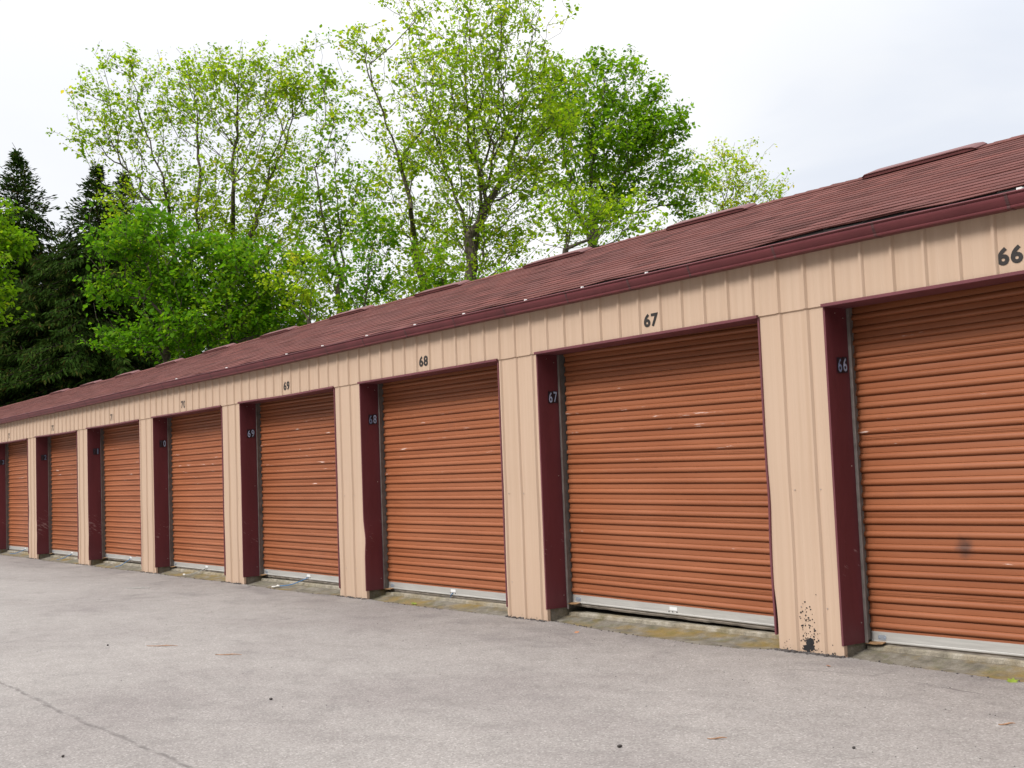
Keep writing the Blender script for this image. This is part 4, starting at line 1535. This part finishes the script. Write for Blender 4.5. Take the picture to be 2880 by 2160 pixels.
make_tree('maple_tree', 'slim sparse maple with a thin pointed top left of the tallest trees', 42, [(955, 1000), (957, 860), (958, 700), (950, 560), (940, 420), (925, 280), (900, 130)],
          [(905, 170, 30, 70, 20, 0.7), (930, 300, 70, 110, 40, 0.7), (940, 480, 110, 120, 70, 0.7), (960, 640, 120, 110, 110, 0.7), (950, 780, 110, 90, 80, 0.7), (1020, 560, 70, 120, 40, 0.7), (870, 560, 60, 120, 35, 0.7), (960, 860, 110, 50, 60, 0.8)],
          'green', 8, 0.15, 307, 0.005, 0.19, 0.11, 0.12, bf=0.25, extra_stems=[[(957, 780), (910, 620), (885, 470)], [(957, 720), (1000, 580), (1030, 460)]])
make_tree('maple_tree', 'tall narrow maple with a sparse yellow top, left of the broad many-limbed maple', 39, [(1195, 880), (1190, 790), (1165, 700), (1155, 590), (1155, 470), (1165, 330), (1155, 160), (1150, 10)],
          [(1150, -30, 70, 80, 45, 0.7), (1150, 120, 110, 110, 80, 0.7), (1020, 130, 55, 110, 40, 0.7), (1080, 260, 110, 110, 50, 0.7), (1190, 330, 90, 130, 45, 0.7), (1150, 470, 120, 120, 110, 0.7), (1130, 620, 130, 100, 120, 0.7), (1240, 620, 70, 90, 45, 0.7), (1190, 740, 130, 60, 90, 0.7), (1120, 820, 100, 50, 60, 0.8)],
          'yellow', 8, 0.145, 308, 0.005, 0.18, 0.13, 0.0, bf=0.25, extra_stems=[[(1155, 560), (1105, 390), (1055, 260), (1015, 110)], [(1155, 480), (1200, 340), (1215, 220)], [(1165, 700), (1230, 600), (1260, 520)]])
make_tree('sapling', 'thin young maple between the slim maple and the tall narrow one', 37, [(1020, 900), (1035, 800), (1050, 690), (1060, 600)],
          [(1060, 620, 60, 70, 40, 0.8), (1040, 740, 70, 70, 50, 0.8), (1000, 820, 50, 40, 30, 0.8), (1080, 800, 60, 40, 30, 0.8)],
          'deep', 8, 0.135, 309, 0.0045, 0.17, 0.05, 0.25)
make_tree('maple_tree', 'broad tall maple with many ascending limbs in the middle of the row', 37, [(1322, 860), (1330, 740), (1345, 640), (1365, 520), (1370, 430)],
          [(1330, 20, 140, 110, 120, 0.8), (1480, 40, 110, 90, 60, 0.8), (1300, 210, 160, 130, 190, 0.8), (1440, 240, 150, 130, 180, 0.8), (1260, 370, 130, 120, 130, 0.8), (1400, 390, 170, 120, 220, 0.8), (1540, 330, 110, 120, 130, 0.8), (1340, 520, 170, 90, 130, 0.8), (1500, 500, 120, 90, 90, 0.8), (1300, 650, 140, 80, 100, 0.7), (1430, 660, 110, 80, 90, 0.7), (1400, 740, 130, 45, 60, 0.7), (1270, 780, 70, 40, 36, 0.7)],
          'yellow', 9, 0.14, 310, 0.0055, 0.185, 0.22, -0.06, bf=0.4, extra_stems=[[(1335, 700), (1300, 590), (1240, 430), (1195, 260)], [(1345, 640), (1425, 480), (1470, 300), (1500, 80)], [(1340, 600), (1335, 380), (1325, 180), (1315, 0)], [(1350, 620), (1500, 470), (1590, 360)], [(1370, 500), (1400, 330), (1410, 100)]])
make_tree('sapling', 'low leafy young maple in front of the foot of the broad tall maple', 35, [(1245, 860), (1240, 760), (1250, 690)],
          [(1240, 720, 70, 50, 36, 0.8), (1260, 800, 80, 40, 44, 0.8), (1180, 810, 50, 30, 20, 0.8), (1380, 790, 50, 30, 20, 0.8)],
          'green', 9, 0.13, 314, 0.0045, 0.17, 0.05, 0.1)
make_tree('maple_tree', 'dense bright green maple with a rounded crown right of the broad tall maple', 44, [(1660, 800), (1665, 700), (1660, 560), (1670, 430)],
          [(1670, 260, 150, 90, 120, 0.9), (1740, 330, 120, 100, 110, 0.9), (1650, 420, 180, 120, 170, 0.9), (1800, 420, 140, 110, 130, 0.9), (1870, 380, 55, 70, 40, 0.8), (1720, 540, 190, 90, 150, 0.9), (1880, 510, 90, 80, 60, 0.8), (1580, 320, 110, 110, 80, 0.8), (1560, 220, 80, 60, 36, 0.7), (1775, 195, 25, 40, 12, 0.5), (1690, 175, 35, 45, 16, 0.5), (1915, 330, 22, 50, 12, 0.5), (1835, 280, 30, 45, 16, 0.6), (1930, 600, 40, 40, 20, 0.7)],
          'green', 13, 0.16, 311, 0.006, 0.22, 0.19, -0.02, bf=0.35, extra_stems=[[(1665, 680), (1600, 540), (1580, 400)], [(1662, 620), (1760, 480), (1820, 380)], [(1668, 480), (1700, 320), (1700, 200)]])
make_tree('maple_tree', 'lower yellow-green maple just over the ridge in front of the dense bright maple', 34, [(1585, 790), (1592, 700), (1602, 620), (1616, 545)],
          [(1640, 570, 90, 50, 36, 0.8), (1740, 580, 90, 40, 36, 0.8), (1570, 640, 80, 50, 30, 0.8), (1690, 650, 110, 40, 40, 0.8), (1820, 620, 50, 30, 14, 0.7), (1550, 540, 50, 60, 18, 0.7)],
          'yellow', 9, 0.135, 322, 0.005, 0.18, 0.09, -0.12)
make_tree('maple_tree', 'distant sparse yellowish maple low above the ridge, rightmost of the trees', 52, [(2010, 760), (2015, 660), (2030, 580), (2050, 520)],
          [(2030, 450, 90, 60, 70, 0.8), (2090, 500, 90, 60, 70, 0.8), (2000, 540, 80, 60, 50, 0.8), (2120, 560, 80, 40, 50, 0.8), (2030, 600, 120, 40, 70, 0.8), (1960, 460, 40, 60, 20, 0.7), (2180, 550, 30, 20, 10, 0.7)],
          'yellow', 7, 0.15, 313, 0.0055, 0.22, 0.12, 0.12)
